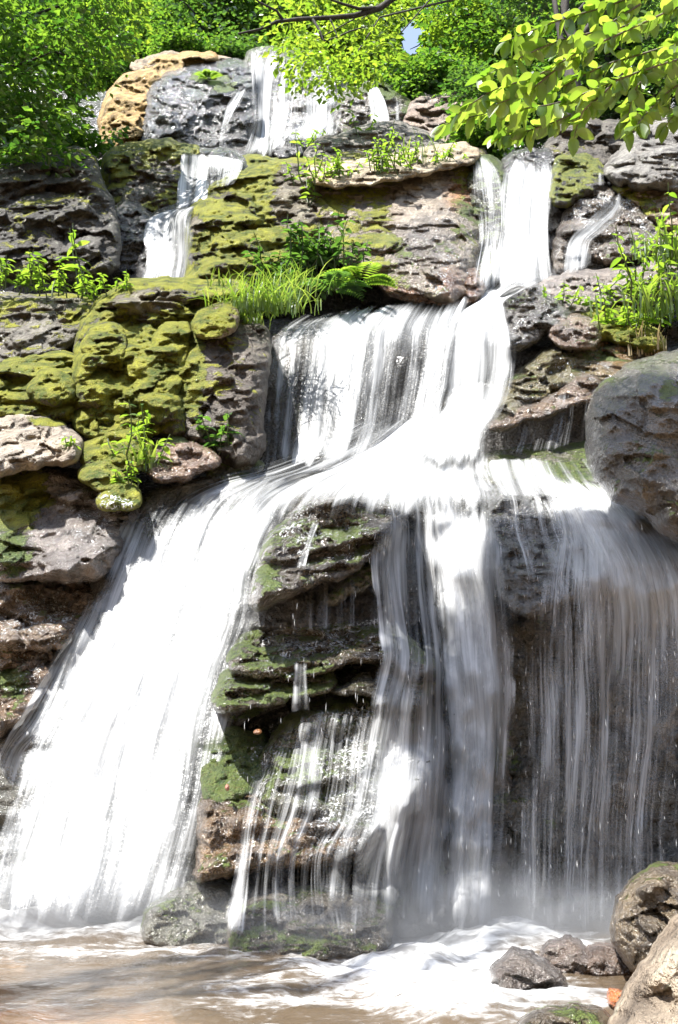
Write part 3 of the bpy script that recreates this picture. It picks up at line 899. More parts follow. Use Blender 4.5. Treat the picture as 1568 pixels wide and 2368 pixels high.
# big central boulder, in two humps
rock('boulder', 'steep green mossy boulder right of the upper left cascade', '436,660 440,590 442,510 465,468 520,425 600,388 690,366 745,372 765,430 755,520 720,570 650,610 580,660 500,668', 14.9, 17.4, .8, (.16, .14, .1), .75, .25, pw=1.0, amp=.26, facet=.6, fsize=.8, blobs=((690, 450, 55, 75, .1), (455, 520, 16, .2)))
rock('rock_slab', 'broad tan slab with moss patches in the middle left of the tall white fall', '690,372 740,366 800,350 900,352 1010,340 1112,348 1124,390 1118,440 1100,490 1112,560 1090,620 1060,690 1000,690 940,672 890,652 850,612 800,615 755,565 715,520 695,450', 14.6, 18.0, 1.0, (.31, .265, .21), .5, .35, 'rock', pw=1.0, amp=.16, facet=.28, fsize=1.3, edge=.75, crk=.5, blobs=((830, 470, 75, 50, .62), (780, 560, 50, .55), (980, 480, 70, .05)), wblobs=((1000, 600, 110, 1.0), (1080, 500, 60, .9)), tblobs=((1070, 450, 38, (.3, .14, .04)), (1040, 650, 32, (.2, .085, .03)), (980, 560, 60, (.15, .13, .115))))
rock('rock_slab', 'pale dry upper shelf of the tan slab under small yellow green herbs', '700,400 760,385 850,372 960,352 1060,338 1115,350 1060,385 960,402 850,415 760,425', 15.9, 17.4, .3, (.42, .36, .27), .16, .05, 'rock', amp=.1, facet=.5, fsize=.6, strata=.08)
rock('rock_ledge', 'rusty wet broken ledge at the foot of the tan slab', '880,640 930,610 1010,615 1070,600 1110,640 1120,690 1050,700 960,690 900,675', 14.4, 15.2, .35, (.16, .08, .035), .08, 1.0, 'rock', amp=.15, facet=.7, fsize=.4, strata=.12)
rock('boulder', 'mossy hump with a thin veil of water just left of the tall white fall', '1085,660 1092,600 1102,530 1085,450 1088,385 1112,352 1145,372 1168,415 1162,500 1150,570 1150,660', 15.5, 17.2, .5, (.12, .12, .08), .5, 1.0, amp=.16)
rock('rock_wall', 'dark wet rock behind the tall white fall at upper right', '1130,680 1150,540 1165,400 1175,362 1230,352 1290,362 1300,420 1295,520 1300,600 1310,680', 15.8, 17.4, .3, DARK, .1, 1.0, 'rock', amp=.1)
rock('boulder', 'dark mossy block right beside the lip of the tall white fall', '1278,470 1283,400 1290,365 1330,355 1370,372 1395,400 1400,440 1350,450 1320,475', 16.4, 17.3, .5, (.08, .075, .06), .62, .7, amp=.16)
rock('boulder', 'wet arching rock with a side stream right of the tall white fall', '1280,610 1290,540 1318,478 1355,436 1420,428 1470,455 1510,500 1548,545 1552,582 1490,592 1440,610 1380,605 1350,575 1320,600 1300,640', 15.3, 16.8, .6, (.14, .115, .09), .18, 1.0, amp=.2, facet=.7, fsize=.6)
rock('rock', 'small black wet rock in the hollow under the arching rock', '1278,650 1290,610 1320,590 1360,600 1400,620 1390,650 1330,655', 15.0, 15.5, .3, DARK, .1, 1.0, 'rock', amp=.1, facet=.8, fsize=.3)
rock('boulder', 'grey shaded boulder at the upper right edge below the beech leaves', '1395,400 1425,350 1490,302 1560,278 1630,270 1640,430 1560,440 1480,430 1420,425', 16.6, 17.8, .7, (.2, .195, .185), .15, .1, amp=.2, facet=.5, fsize=.9)
rock('boulder', 'pale tan rock with yellow moss at the right edge below the grey shaded boulder', '1410,440 1440,420 1500,425 1580,420 1640,420 1640,580 1570,585 1545,540 1500,500 1460,455', 15.9, 16.8, .6, (.38, .31, .23), .34, .25, amp=.2, facet=.6, fsize=.6, blobs=((1440, 440, 30, .9), (1500, 480, 28, .8)))
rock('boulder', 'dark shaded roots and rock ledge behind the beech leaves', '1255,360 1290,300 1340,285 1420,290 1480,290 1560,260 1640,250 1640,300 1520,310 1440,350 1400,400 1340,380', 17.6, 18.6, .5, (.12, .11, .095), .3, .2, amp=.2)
rock('rock_ledge', 'long flat wet grey ledge right of the foot of the tall white fall', '1240,690 1250,660 1300,640 1370,632 1440,628 1520,612 1600,600 1600,660 1500,690 1420,705 1340,725 1280,740', 13.9, 14.9, .35, (.25, .22, .2), .06, .6, 'rock', amp=.1, facet=.5, fsize=.6)
rock('boulder', 'glittering wet black boulder right beside the middle fall', '1160,790 1168,700 1185,664 1225,656 1262,675 1300,700 1330,745 1300,765 1260,770 1220,800 1190,815', 13.2, 14.2, .45, (.1, .095, .09), .16, 1.0, amp=.16, facet=.7, fsize=.4)
rock('boulder', 'yellow mossy hummock under the leafy herbs on the right bank', '1275,715 1285,675 1340,670 1400,690 1450,720 1500,760 1540,800 1500,815 1430,790 1370,770 1320,750', 13.2, 14.4, .4, (.2, .16, .1), .98, .2, amp=.14, facet=.3)
rock('rock', 'brown wet knob between the black boulder and the yellow moss', '1270,770 1290,735 1345,738 1385,765 1380,800 1330,805 1290,795', 12.9, 13.5, .3, (.17, .12, .09), .25, .9, 'rock', amp=.12, facet=.7, fsize=.35)
rock('rock_slab', 'olive and rust wet slab overhanging the dark dripping hollow', '1135,965 1165,905 1215,850 1275,795 1330,768 1400,772 1470,790 1545,815 1560,850 1470,870 1410,885 1385,910 1330,885 1280,895 1220,930 1165,970', 12.1, 13.6, .4, OLIVE, .3, 1.0, 'rock', amp=.13, facet=.7, fsize=.7, tblobs=((1410, 820, 55, (.2, .12, .04)), (1340, 800, 40, (.13, .115, .03))), wblobs=())
rock('rock_ledge', 'thin orange edged wet ledge in the middle of the dark dripping hollow', '1130,992 1180,962 1240,935 1300,905 1350,872 1392,880 1395,915 1340,928 1280,945 1220,965 1160,990', 11.9, 12.5, .3, (.15, .1, .06), .25, 1.0, 'rock', amp=.06, facet=.5, fsize=.3, thick=.5)
rock('rock_slab', 'smooth green wet slab below the dark dripping hollow', '1110,1065 1180,1046 1280,1034 1372,1026 1410,1060 1440,1130 1380,1150 1280,1140 1170,1125 1120,1110', 10.7, 12.2, .2, (.2, .2, .13), .5, .9, 'rock', amp=.06, facet=.25, fsize=.6)
rock('boulder', 'huge grey brown boulder with furrowed face at the right edge', '1363,1060 1366,1000 1364,950 1385,905 1445,862 1515,828 1590,800 1680,790 1700,1290 1600,1270 1545,1235 1490,1190 1430,1150 1388,1112', 8.9, 10.2, .8, (.1, .088, .07), .32, .9, pw=1.1, amp=.13, facet=.28, fsize=.7, edge=.6, crk=.15, blobs=((1550, 900, 25, .8), (1560, 1180, 40, .6)))

# middle tier, left
rock('rock_slab', 'flat grey mossy slab at the left edge above the green cliff', '-40,700 0,685 60,682 120,688 190,690 225,705 215,760 170,800 80,835 -40,850', 13.1, 14.2, .4, (.19, .18, .155), .42, .15, 'rock', amp=.14, facet=.4, fsize=.8)
rock('boulder', 'large rounded mossy hump in the centre of the green cliff left of the middle fall', '165,880 180,790 195,735 235,688 290,660 350,652 430,655 510,655 565,662 580,700 540,735 480,752 440,800 420,880 430,960 425,1015 350,1000 290,985 215,1015 175,970', 12.1, 13.9, .8, (.2, .185, .14), .72, .15, pw=1.5, amp=.3, facet=.75, fsize=.75, strata=.16, sper=.7, sdip=.5, blobs=((330, 690, 90, 28, .38), (330, 900, 80, .95)))
rock('boulder', 'small mossy knob jutting from the left of the large rounded hump', '200,815 212,775 240,752 268,760 278,790 270,822 235,835', 11.85, 12.5, .12, (.17, .15, .11), .7, .15, amp=.12, facet=.7, fsize=.25)
rock('boulder', 'bright mossy step below the small knob at the left edge', '60,905 85,872 130,858 172,872 176,905 150,925 95,930', 11.5, 12.0, .28, (.17, .15, .11), .85, .15, amp=.1, facet=.5, fsize=.3)
rock('boulder', 'mossy shoulder leaning between the rounded hump and the square dark block', '345,820 362,775 400,752 440,760 430,810 415,880 395,920 360,900', 11.8, 12.6, .3, (.17, .16, .12), .8, .15, amp=.14, facet=.6, fsize=.35)
rock('boulder', 'mossy footing at the bottom of the large rounded hump', '170,985 190,940 250,915 320,925 380,950 400,990 340,1012 260,1000 210,1015', 11.5, 12.0, .3, (.15, .14, .1), .8, .2, amp=.14, facet=.5, fsize=.35)
rock('rock_ledge', 'stepped mossy ledges at the left edge under the flat grey slab', '-40,860 20,835 90,818 150,812 190,835 180,880 185,930 175,975 100,972 -40,965', 11.9, 13.0, .6, (.17, .16, .12), .75, .2, 'rock', amp=.2, facet=.7, fsize=.45, strata=.25, sper=.42)
rock('boulder', 'square dark faced block with a mossy sunlit edge left of the middle fall', '405,1000 395,900 400,810 440,755 490,725 540,715 575,745 618,768 615,850 605,940 598,1070 530,1085 480,1050 430,1030', 12.0, 13.2, .5, (.1, .085, .07), .3, .3, pw=2.0, amp=.14, facet=.6, fsize=.6, edge=.45, blobs=((430, 850, 38, 110, .95), (500, 735, 60, 25, .7)))
rock('rock', 'small sunlit mossy block at the top corner beside the grass tuft', '450,765 462,728 500,708 540,712 548,745 520,768 480,775', 12.1, 12.6, .25, (.34, .28, .2), .55, .1, 'rock', amp=.08, facet=.6, fsize=.3)
rock('rock_slab', 'pale grey dry rock with brown stains at the left edge below the green cliff', '-40,1010 -10,966 60,968 130,974 175,1005 192,1040 170,1062 110,1068 50,1085 -40,1100', 10.7, 11.5, .4, (.36, .32, .27), .18, .15, 'rock', amp=.12, facet=.5, fsize=.6, blobs=((120, 975, 70, 12, .7),))
rock('boulder', 'yellow mossy rock behind the tall herb on the left ledge', '185,1050 215,1020 270,998 305,992 335,1010 345,1050 330,1085 270,1090 210,1078', 10.9, 11.5, .3, (.3, .26, .2), .72, .2, amp=.1, facet=.5, fsize=.35, tblobs=((280, 1000, 20, (.4, .38, .34)),))
rock('boulder', 'brown wet rounded rock with glints left of the sloping white apron', '335,1085 350,1050 385,1020 420,1008 455,1025 485,1048 505,1068 470,1085 430,1110 370,1102', 10.9, 11.5, .35, (.2, .13, .09), .2, .95, amp=.1, facet=.5, fsize=.4, blobs=((400, 1012, 40, 12, .85),))
rock('boulder', 'low dark wet rock at the foot of the square dark block', '470,1090 500,1065 540,1058 590,1064 610,1085 560,1105 500,1108', 11.4, 11.9, .2, (.12, .13, .09), .45, .9, amp=.06)
rock('rock_slab', 'broad wet purple brown slab with yellow moss at the left edge', '-40,1110 30,1085 100,1070 160,1085 220,1110 270,1150 325,1180 300,1220 265,1290 230,1335 120,1338 -40,1330', 10.35, 11.7, .4, (.2, .18, .17), .16, .95, 'rock', amp=.14, facet=.55, fsize=.8, strata=.08, sper=.5, sdip=-.7, blobs=((40, 1150, 80, 70, 1.0), (20, 1270, 55, 60, .9)), wblobs=((50, 1150, 70, .3),))
rock('rock', 'cushion of bright moss on a small rock at the head of the left fall', '228,1150 250,1125 290,1120 320,1140 322,1170 280,1178 240,1172', 10.3, 10.6, .2, (.14, .12, .05), 1.0, .3, 'rock', amp=.05, facet=.2)
rock('rock', 'dark mossy rock below the tall herb on the left ledge', '180,1090 215,1065 265,1070 285,1100 270,1125 215,1118', 10.5, 10.9, .22, (.15, .13, .06), .85, .4, 'rock', amp=.07)
rock('boulder', 'brown glittering wet rock beside the left fall under the purple brown slab', '-40,1345 60,1330 150,1335 222,1340 222,1385 195,1430 165,1475 130,1500 60,1500 -40,1500', 10.15, 11.0, .35, (.16, .115, .075), .25, 1.0, amp=.16, facet=.6, fsize=.5, strata=.12, sper=.4, blobs=((60, 1340, 100, 22, .62),))
rock('boulder', 'lower brown wet rock at the left edge beside the left fall', '-40,1500 60,1490 130,1500 140,1545 105,1610 60,1660 -40,1720', 9.8, 10.5, .35, (.15, .1, .06), .35, 1.0, amp=.15, facet=.6, fsize=.45, blobs=((30, 1580, 45, 30, .95),))
rock('rock_slab', 'leaning dark bedrock under the white left fall', '-40,2125 -40,1740 60,1660 150,1490 225,1330 290,1190 360,1130 500,1110 640,1118 660,1180 620,1300 580,1420 530,1500 500,1620 480,1750 450,1900 440,2000 400,2110 200,2130', 9.35, 11.1, .25, (.1, .1, .085), .3, 1.0, 'rock', pw=1.0, amp=.12, facet=.5, fsize=.8, strata=.1, sper=.6, step=6)

# lower tier, middle
rock('boulder', 'dark glistening dome with moss at the head of the lower falls', '575,1412 590,1345 612,1275 655,1205 715,1152 790,1127 870,1128 925,1150 945,1200 900,1250 860,1290 800,1325 720,1355 640,1385', 9.4, 10.6, .45, (.085, .07, .05), .4, 1.0, pw=1.3, amp=.16, facet=.6, fsize=.5, strata=.2, sper=.55, sdip=-.45, blobs=((610, 1300, 40, 80, .6),))
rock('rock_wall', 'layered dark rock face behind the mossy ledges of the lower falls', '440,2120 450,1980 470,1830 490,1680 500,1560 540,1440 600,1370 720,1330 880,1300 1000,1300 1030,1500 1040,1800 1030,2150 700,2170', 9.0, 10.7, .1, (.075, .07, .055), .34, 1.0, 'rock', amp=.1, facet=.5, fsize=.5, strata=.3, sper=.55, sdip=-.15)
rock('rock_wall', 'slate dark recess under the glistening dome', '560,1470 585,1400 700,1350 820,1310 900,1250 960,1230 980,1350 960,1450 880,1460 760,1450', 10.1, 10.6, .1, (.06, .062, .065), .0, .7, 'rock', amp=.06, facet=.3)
rock('rock_ledge', 'thin pale mossy lip slanting across the slate recess', '745,1390 790,1360 830,1325 862,1300 880,1320 868,1345 830,1360 790,1382', 9.7, 10.0, .15, (.16, .16, .12), .45, 1.0, 'rock', amp=.05, fsize=.25, thick=.4)
rock('rock_ledge', 'upper mossy ledge full of glints below the slate recess', '525,1540 545,1490 575,1452 640,1440 700,1442 760,1432 850,1427 910,1452 955,1490 1005,1540 960,1550 900,1530 810,1522 740,1545 660,1560 590,1555', 9.15, 10.3, .25, (.1, .08, .05), .5, 1.0, 'rock', amp=.14, facet=.6, fsize=.35, strata=.1)
rock('rock_ledge', 'middle dark ledge with hanging moss in the lower falls', '498,1640 505,1585 522,1535 580,1535 640,1548 700,1550 765,1540 775,1585 720,1600 680,1612 630,1622 580,1625 530,1640', 9.0, 9.9, .25, (.09, .075, .04), .55, 1.0, 'rock', pw=1.5, amp=.16, facet=.6, fsize=.35)
rock('rock_ledge', 'stubby wet ledge right of the middle dark ledge', '765,1600 800,1590 840,1555 890,1528 950,1512 1005,1530 1015,1575 980,1615 900,1615 850,1600', 9.1, 10.0, .25, (.1, .09, .06), .45, 1.0, 'rock', amp=.12, facet=.6, fsize=.35)
rock('boulder', 'bright green slick cushion of rock beside the left fall', '470,1840 476,1760 488,1705 540,1688 605,1700 640,1730 620,1790 570,1835 510,1855', 8.85, 9.6, .18, (.06, .09, .03), .75, 1.0, amp=.08, facet=.3)
rock('rock_slab', 'steep green glittering slope in the middle of the lower falls', '590,1850 600,1780 620,1720 665,1660 740,1618 850,1610 960,1600 1010,1650 1020,1750 1000,1850 930,1910 850,1930 760,1905 660,1900', 8.7, 9.8, .4, (.1, .1, .07), .5, 1.0, 'rock', amp=.16, facet=.5, fsize=.5, strata=.1, sper=.45, sdip=-.2)
rock('rock_slab', 'brown and green dripping bulge below the green slope', '445,2040 470,1960 460,1880 480,1830 560,1820 640,1850 760,1885 860,1900 930,1905 930,1950 850,1975 740,2000 640,2000 560,2010 500,2020', 8.55, 9.1, .4, (.14, .09, .045), .42, 1.0, 'rock', amp=.16, facet=.55, fsize=.4, strata=.1, sper=.4)
rock('rock_ledge', 'low wet green rock at the waterline right of the left fall', '330,2125 370,2080 430,2048 500,2042 555,2060 575,2110 540,2195 340,2195', 8.3, 8.8, .3, (.12, .12, .09), .4, 1.0, 'rock', amp=.1, facet=.4, fsize=.35)
rock('rock_ledge', 'flat ledge at the waterline under the dripping bulge', '530,2150 545,2095 600,2065 700,2062 800,2065 880,2075 905,2120 900,2205 760,2212 640,2212 540,2205', 8.0, 8.6, .35, (.13, .115, .085), .4, 1.0, 'rock', amp=.1, facet=.5, fsize=.35, strata=.1, sper=.3)
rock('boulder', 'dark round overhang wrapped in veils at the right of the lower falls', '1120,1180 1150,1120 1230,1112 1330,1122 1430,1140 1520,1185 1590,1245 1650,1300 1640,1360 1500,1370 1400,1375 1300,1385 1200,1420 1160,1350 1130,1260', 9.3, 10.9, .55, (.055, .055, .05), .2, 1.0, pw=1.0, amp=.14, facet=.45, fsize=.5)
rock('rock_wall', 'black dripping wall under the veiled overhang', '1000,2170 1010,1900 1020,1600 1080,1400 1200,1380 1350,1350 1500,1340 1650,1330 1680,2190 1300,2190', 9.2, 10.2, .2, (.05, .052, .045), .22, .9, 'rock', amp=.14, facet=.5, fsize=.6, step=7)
rock('rock_wall', 'dark bedrock behind the straight central plume', '850,2170 880,2000 1000,1850 1010,1650 980,1500 960,1350 930,1180 1000,1130 1130,1130 1180,1300 1180,2180', 9.0, 10.7, .2, (.07, .068, .06), .2, 1.0, 'rock', amp=.12, facet=.5, fsize=.5, strata=.1, sper=.6, step=6)

# pool, right
rock('boulder', 'smooth dark boulder half drowned in the foam', '1128,2245 1150,2212 1195,2190 1240,2195 1280,2225 1312,2265 1335,2310 1240,2340 1140,2315', 6.6, 7.0, .3, (.1, .085, .075), .08, .9, amp=.05, facet=.25, near=True, crk=.2, edge=.7)
rock('boulder', 'low dark hump in the backwash close behind the drowned boulder', '1250,2195 1285,2168 1320,2163 1345,2178 1375,2215 1370,2265 1240,2265', 7.3, 7.7, .2, (.1, .075, .06), .05, .9, amp=.06, facet=.4, crk=.3, fsize=.25, near=True)
rock('boulder', 'low brown hump in the backwash against the mossy brown boulder', '1345,2200 1372,2176 1400,2170 1435,2184 1460,2210 1470,2265 1340,2265', 7.3, 7.6, .2, (.12, .085, .065), .05, .9, amp=.06, facet=.4, crk=.3, fsize=.25, near=True)
rock('boulder', 'mossy brown boulder standing in the pool at the right edge', '1408,2140 1412,2085 1450,2035 1490,2000 1535,1986 1600,2000 1680,2040 1680,2280 1560,2290 1470,2262 1420,2195', 6.9, 7.4, .5, (.15, .115, .07), .34, .9, amp=.14, facet=.55, fsize=.35, near=True)
rock('boulder', 'tan sloping boulder in the bottom right corner', '1300,2760 1375,2480 1400,2380 1432,2300 1480,2215 1550,2130 1640,2050 1760,1980 1800,2760', 4.1, 4.9, .55, (.25, .21, .165), .06, .1, amp=.07, facet=.3, fsize=.5, near=True, crk=.15)
rock('boulder', 'wet mossy stone at the bottom edge beside the tan boulder', '1170,2430 1185,2360 1225,2330 1290,2315 1355,2315 1400,2335 1430,2390 1440,2530 1160,2530', 5.0, 5.5, .3, (.12, .09, .05), .45, 1.0, amp=.06, facet=.4, fsize=.3, near=True)
rock('stone', 'small rust red stone wedged beside the tan boulder', '1398,2310 1402,2285 1425,2278 1445,2290 1440,2330 1410,2340', 6.2, 6.3, .1, (.35, .11, .03), .05, .8, 'stone', step=2.5, amp=.03, fsize=.15, near=True, thick=.15)
rock('stone', 'orange pebble on the rim above the green slick cushion', '585,1692 590,1685 603,1685 606,1693 598,1699 588,1698', 8.75, 8.75, .04, (.5, .2, .05), 0, .6, 'stone', step=1.5, amp=.01, rough=.5, near=True, thick=.06)
rock('stone', 'pink pebble lodged under the green slick cushion', '519,1818 525,1811 532,1817 530,1828 522,1828', 8.55, 8.55, .04, (.55, .22, .16), 0, .5, 'stone', step=1.5, amp=.01, rough=.5, near=True, thick=.06)

TREE = hits()

# ------------------------------------------------------------------ water
O = 0.0
sheet('topmost white stream falling over the pale slab at the crest', [(572, 120, 650, 114, 25.0), (572, 160, 645, 150, 24.6), (580, 220, 635, 215, 23.9), (582, 290, 630, 290, 23.3), (565, 340, 632, 340, 22.9), (545, 372, 632, 372, 22.4)],
      [[.4, .6, .6, .4], [.3, .7, .5, .2], [.2, .4, .8, .1], [.16, .35, .8, .1], [.25, .5, .85, .2], [.3, .7, .7, .2]], tol=2)
sheet('broad shining veil sliding down beside the topmost white stream', [(690, 150, 790, 190, 24.4), (690, 220, 795, 240, 23.6), (690, 280, 790, 290, 23.0), (650, 335, 790, 320, 22.5)],
      [[.1, .2, .3, .1], [.1, .45, .3, .12], [.12, .65, .36, .2], [.2, .5, .36, .15]], tol=2)
sheet('thin film of water shining on the pale crest slab', [(640, 125, 720, 135, 25.0), (620, 200, 700, 210, 24.0), (620, 280, 690, 290, 23.2), (610, 350, 660, 350, 22.6)], [[.3, .35, .2], [.25, .3, .15], [.25, .35, .15], [.1, .3, .1]], tol=2, mat=M_VEIL, layers=1)
sheet('little cascade beside the mossy knob at the upper right', [(840, 200, 875, 198, 23.4), (845, 230, 890, 230, 23.0), (850, 280, 900, 285, 22.4), (850, 300, 900, 300, 22.2)], [[.3, .8, .3], [.3, .8, .5], [.4, .8, .4], [.3, .6, .3]], tol=2, layers=1)
sheet('narrow trickle over the pinkish ledges', [(918, 235, 930, 235, 23.2), (915, 290, 935, 290, 22.2)], [[.2, .6, .2], [.3, .7, .3]], tol=2, layers=1)
sheet('side trickle across the black overhanging wall', [(540, 215, 580, 200, 23.6), (520, 250, 555, 245, 23.0), (505, 300, 530, 300, 22.6), (500, 340, 530, 340, 22.3)], [[.3, .5, .2], [.5, .6, .2], [.15, .3, .1], [.1, .3, .1]], tol=2, layers=1, mat=M_VEIL)
sheet('short double curtain of the upper left cascade', [(418, 360, 482, 352, 18.6), (416, 380, 482, 380, 18.2), (412, 430, 480, 430, 18.0), (408, 485, 478, 470, 17.8)], [[.5, .6, 1, .9], [.5, .55, .95, 1], [.4, .5, .75, 1], [.35, .45, .7, .9]])
sheet('thin dripping curtain right of the short upper curtain', [(480, 360, 560, 370, 18.7), (482, 385, 560, 392, 18.3), (482, 440, 540, 430, 18.0)], [[.7, .8, .6, .3], [.25, .3, .35, .5], [.15, .2, .2, .3]], layers=1, mat=M_VEIL)
sheet('sliding fan of the upper left cascade ending above the mossy ledge', [(400, 485, 475, 470, 17.6), (345, 505, 452, 495, 17.2), (335, 550, 448, 540, 16.6), (345, 600, 440, 600, 16.1), (325, 662, 432, 662, 15.6)], [[.3, .5, .6, .4], [.5, .6, .55, .6], [.35, .6, .45, .6], [.5, .7, .45, .6], [.3, .6, .6, .4]])
sheet('tall thick white fall at upper right', [(1172, 362, 1275, 360, 17.3), (1160, 392, 1285, 392, 16.6), (1152, 460, 1278, 460, 16.15), (1148, 530, 1276, 530, 15.75), (1140, 600, 1280, 600, 15.3), (1128, 675, 1292, 670, 14.7)],
      [[.5, .8, .85, .7, .3], [.45, .8, .7, .75, .25], [.45, .85, .55, .8, .3], [.5, .8, .65, .8, .4], [.5, .85, .9, .8, .4], [.4, .8, 1., .8, .3]], amp=.04, drape=False)
sheet('lacy veil over the mossy hump left of the tall white fall', [(1092, 365, 1130, 362, 17.0), (1090, 400, 1160, 400, 16.4), (1092, 460, 1165, 460, 16.0), (1105, 540, 1150, 540, 15.6), (1095, 610, 1150, 610, 15.2), (1085, 675, 1150, 675, 14.8)], [[.5, .7, .5], [.55, .3, .55], [.5, .22, .5], [.5, .45, .5], [.35, .6, .6], [.3, .6, .7]], layers=1, mat=M_VEIL)
sheet('side stream sliding down the arching wet rock', [(1418, 440, 1445, 440, 16.4), (1385, 480, 1455, 490, 16.0), (1345, 520, 1410, 530, 15.6), (1310, 560, 1370, 560, 15.2), (1300, 640, 1365, 620, 15.0)], [[.4, .6, .3], [.4, .65, .25], [.45, .75, .4], [.45, .65, .3], [.2, .25, .1]], layers=1)
sheet('thin drips in the black cleft at the upper right', [(1376, 395, 1394, 395, 16.9), (1376, 432, 1396, 432, 16.6)], [[.2, .35, .2], [.2, .4, .2]], layers=1, mat=M_VEIL)
sheet('white chute joining the tall fall to the middle fall', [(1120, 640, 1290, 640, 15.1), (1105, 690, 1180, 690, 14.4), (1060, 720, 1175, 720, 13.7), (1040, 770, 1190, 770, 13.2), (1030, 850, 1195, 850, 12.9), (1015, 940, 1175, 940, 12.5), (960, 1010, 1135, 1010, 12.0), (930, 1080, 1130, 1080, 11.3)],
      [[.4, .9, .9, .7, .3], [.4, .9, 1, .9, .3], [.6, 1, .9, .7, .25], [.65, .95, .75, .6, .2], [.7, .95, .65, .55, .22], [.8, 1, .9, .7, .28], [.8, 1, 1, .9, .35], [.7, .9, 1, .8, .25]], amp=.04)
sheet('wide straight curtain of the middle fall', [(695, 716, 1130, 680, 14.1), (616, 765, 1110, 745, 13.4), (606, 830, 1095, 830, 13.15), (596, 920, 1080, 920, 12.9), (590, 1000, 1060, 990, 12.6), (588, 1085, 1000, 1060, 12.2)],
      [[.25, .4, .5, .5, .35, .6, .4], [.4, .5, .85, .6, .35, .8, .5], [.34, .3, .85, .36, .1, .65, .15], [.34, .34, .85, .3, .06, .6, .08], [.34, .4, .8, .34, .2, .7, .3], [.45, .7, .9, .65, .6, .8, .8]], amp=.04, cell=5, drape=False)
sheet('fine drips on the dark block beside the middle fall', [(545, 775, 620, 770, 12.5), (545, 900, 615, 900, 12.2), (550, 1060, 605, 1060, 12.0)], [[0, .1, .3], [0, .14, .28], [0, .1, .3]], layers=1, mat=M_VEIL)
sheet('white churning apron spreading below the middle fall', [(860, 960, 1120, 950, 12.5), (720, 1030, 1135, 1020, 12.1), (560, 1085, 1140, 1075, 11.7), (430, 1115, 1160, 1110, 11.2), (320, 1165, 1180, 1140, 10.7), (270, 1230, 1185, 1190, 10.3)],
      [[.4, .7, 1, 1, .5], [.4, .4, .9, 1.1, .4], [.4, .5, .8, 1.1, .6], [.4, .55, .75, 1.1, .8], [.45, .6, .7, 1.1, .8], [.45, .55, .3, .9, .5]], amp=.04, off=.08, fo=.2, sm=4)
sheet('broad white left fall leaning down to the pool', [(340, 1120, 760, 1095, 11.2), (285, 1205, 665, 1185, 10.55), (235, 1330, 615, 1310, 10.2), (180, 1460, 600, 1430, 9.85), (120, 1590, 555, 1570, 9.55), (40, 1740, 525, 1740, 9.25), (0, 1880, 500, 1880, 9.0), (-30, 2000, 475, 2000, 8.8), (-60, 2150, 430, 2140, 8.55)],
      [[.5, .6, .7, .65, .7, .4], [.85, .5, .9, .8, .8, .4], [.55, 1.0, .8, .7, .85, .4], [.5, 1.0, .95, .75, .65, .4], [.45, .9, 1.05, 1.0, .9, .35], [.4, 1.0, 1.05, .95, .6, .3], [.5, 1.05, 1.0, .8, .5, .25], [.85, 1.0, .9, .65, .42, .25], [1.0, 1.05, .95, .7, .42, .25]], amp=.05, drape=False)
sheet('thin silver edge of the left fall over the mossy rocks', [(200, 1370, 250, 1370, 9.9), (120, 1530, 190, 1530, 9.6), (40, 1650, 140, 1660, 9.3), (0, 1720, 60, 1740, 9.2), (-30, 1800, 30, 1820, 9.1)], [[.2, .4, .6], [.3, .55, .7], [.35, .55, .7], [.4, .6, .6], [.3, .5, .4]], layers=1, mat=M_VEIL)
sheet('straight central plume dropping from the lip into the pool', [(970, 1110, 1170, 1110, 10.9), (975, 1180, 1170, 1180, 10.3), (990, 1300, 1175, 1300, 9.9), (1010, 1450, 1185, 1450, 9.6), (1025, 1650, 1190, 1650, 9.3), (1035, 1900, 1175, 1900, 9.0), (1030, 2080, 1160, 2080, 8.8), (1020, 2190, 1160, 2190, 8.7)],
      [[.8, 1.2, 1.3, 1.1, .6], [.7, 1.15, 1.2, .9, .3], [.45, .85, .9, .6, .2], [.5, .85, .95, .8, .5], [.45, .8, 1, .75, .5], [.42, .78, 1.05, .7, .4], [.4, .75, 1.05, .65, .36], [.45, .8, 1.05, .7, .4]], amp=.05, layers=2, gap=.12)
sheet('grey spreading veil left of the central plume', [(840, 1130, 1000, 1110, 10.8), (870, 1200, 1010, 1190, 10.2), (860, 1300, 1020, 1300, 9.9), (870, 1420, 1030, 1420, 9.7), (880, 1520, 1040, 1520, 9.4), (850, 1620, 1045, 1620, 9.2), (820, 1750, 1050, 1750, 9.0), (790, 1880, 1050, 1880, 8.8), (740, 1990, 1050, 1990, 8.6), (720, 2170, 1050, 2180, 8.4)],
      [[.4, .7, 1], [.4, .7, .95], [.5, .55, .65], [.5, .5, .6], [.6, .55, .6], [.52, .75, .65], [.4, .85, .65], [.4, .8, .65], [.45, .6, .6], [.4, .6, .65]], amp=.06, sm=4)
sheet('glassy film creeping over the green slope', [(620, 1640, 880, 1620, 9.3), (600, 1740, 860, 1740, 9.0), (560, 1870, 850, 1880, 8.7), (540, 2010, 800, 1990, 8.5), (520, 2160, 820, 2170, 8.0)], [[.2, .3, .35], [.42, .16, .4], [.36, .14, .4], [.36, .16, .3], [.35, .26, .45]], layers=1, mat=M_VEIL)
sheet('pair of thin spouts over the middle ledges', [(680, 1530, 712, 1530, 9.2), (675, 1580, 712, 1580, 9.0), (672, 1650, 715, 1650, 8.9)], [[.3, .3, .3], [.6, .2, .6], [.5, .15, .5]], layers=1)
sheet('two fine slanting streaks across the glistening dome', [(715, 1200, 735, 1200, 9.9), (680, 1310, 705, 1310, 9.6)], [[.4, .1, .5], [.5, .1, .4]], layers=1)
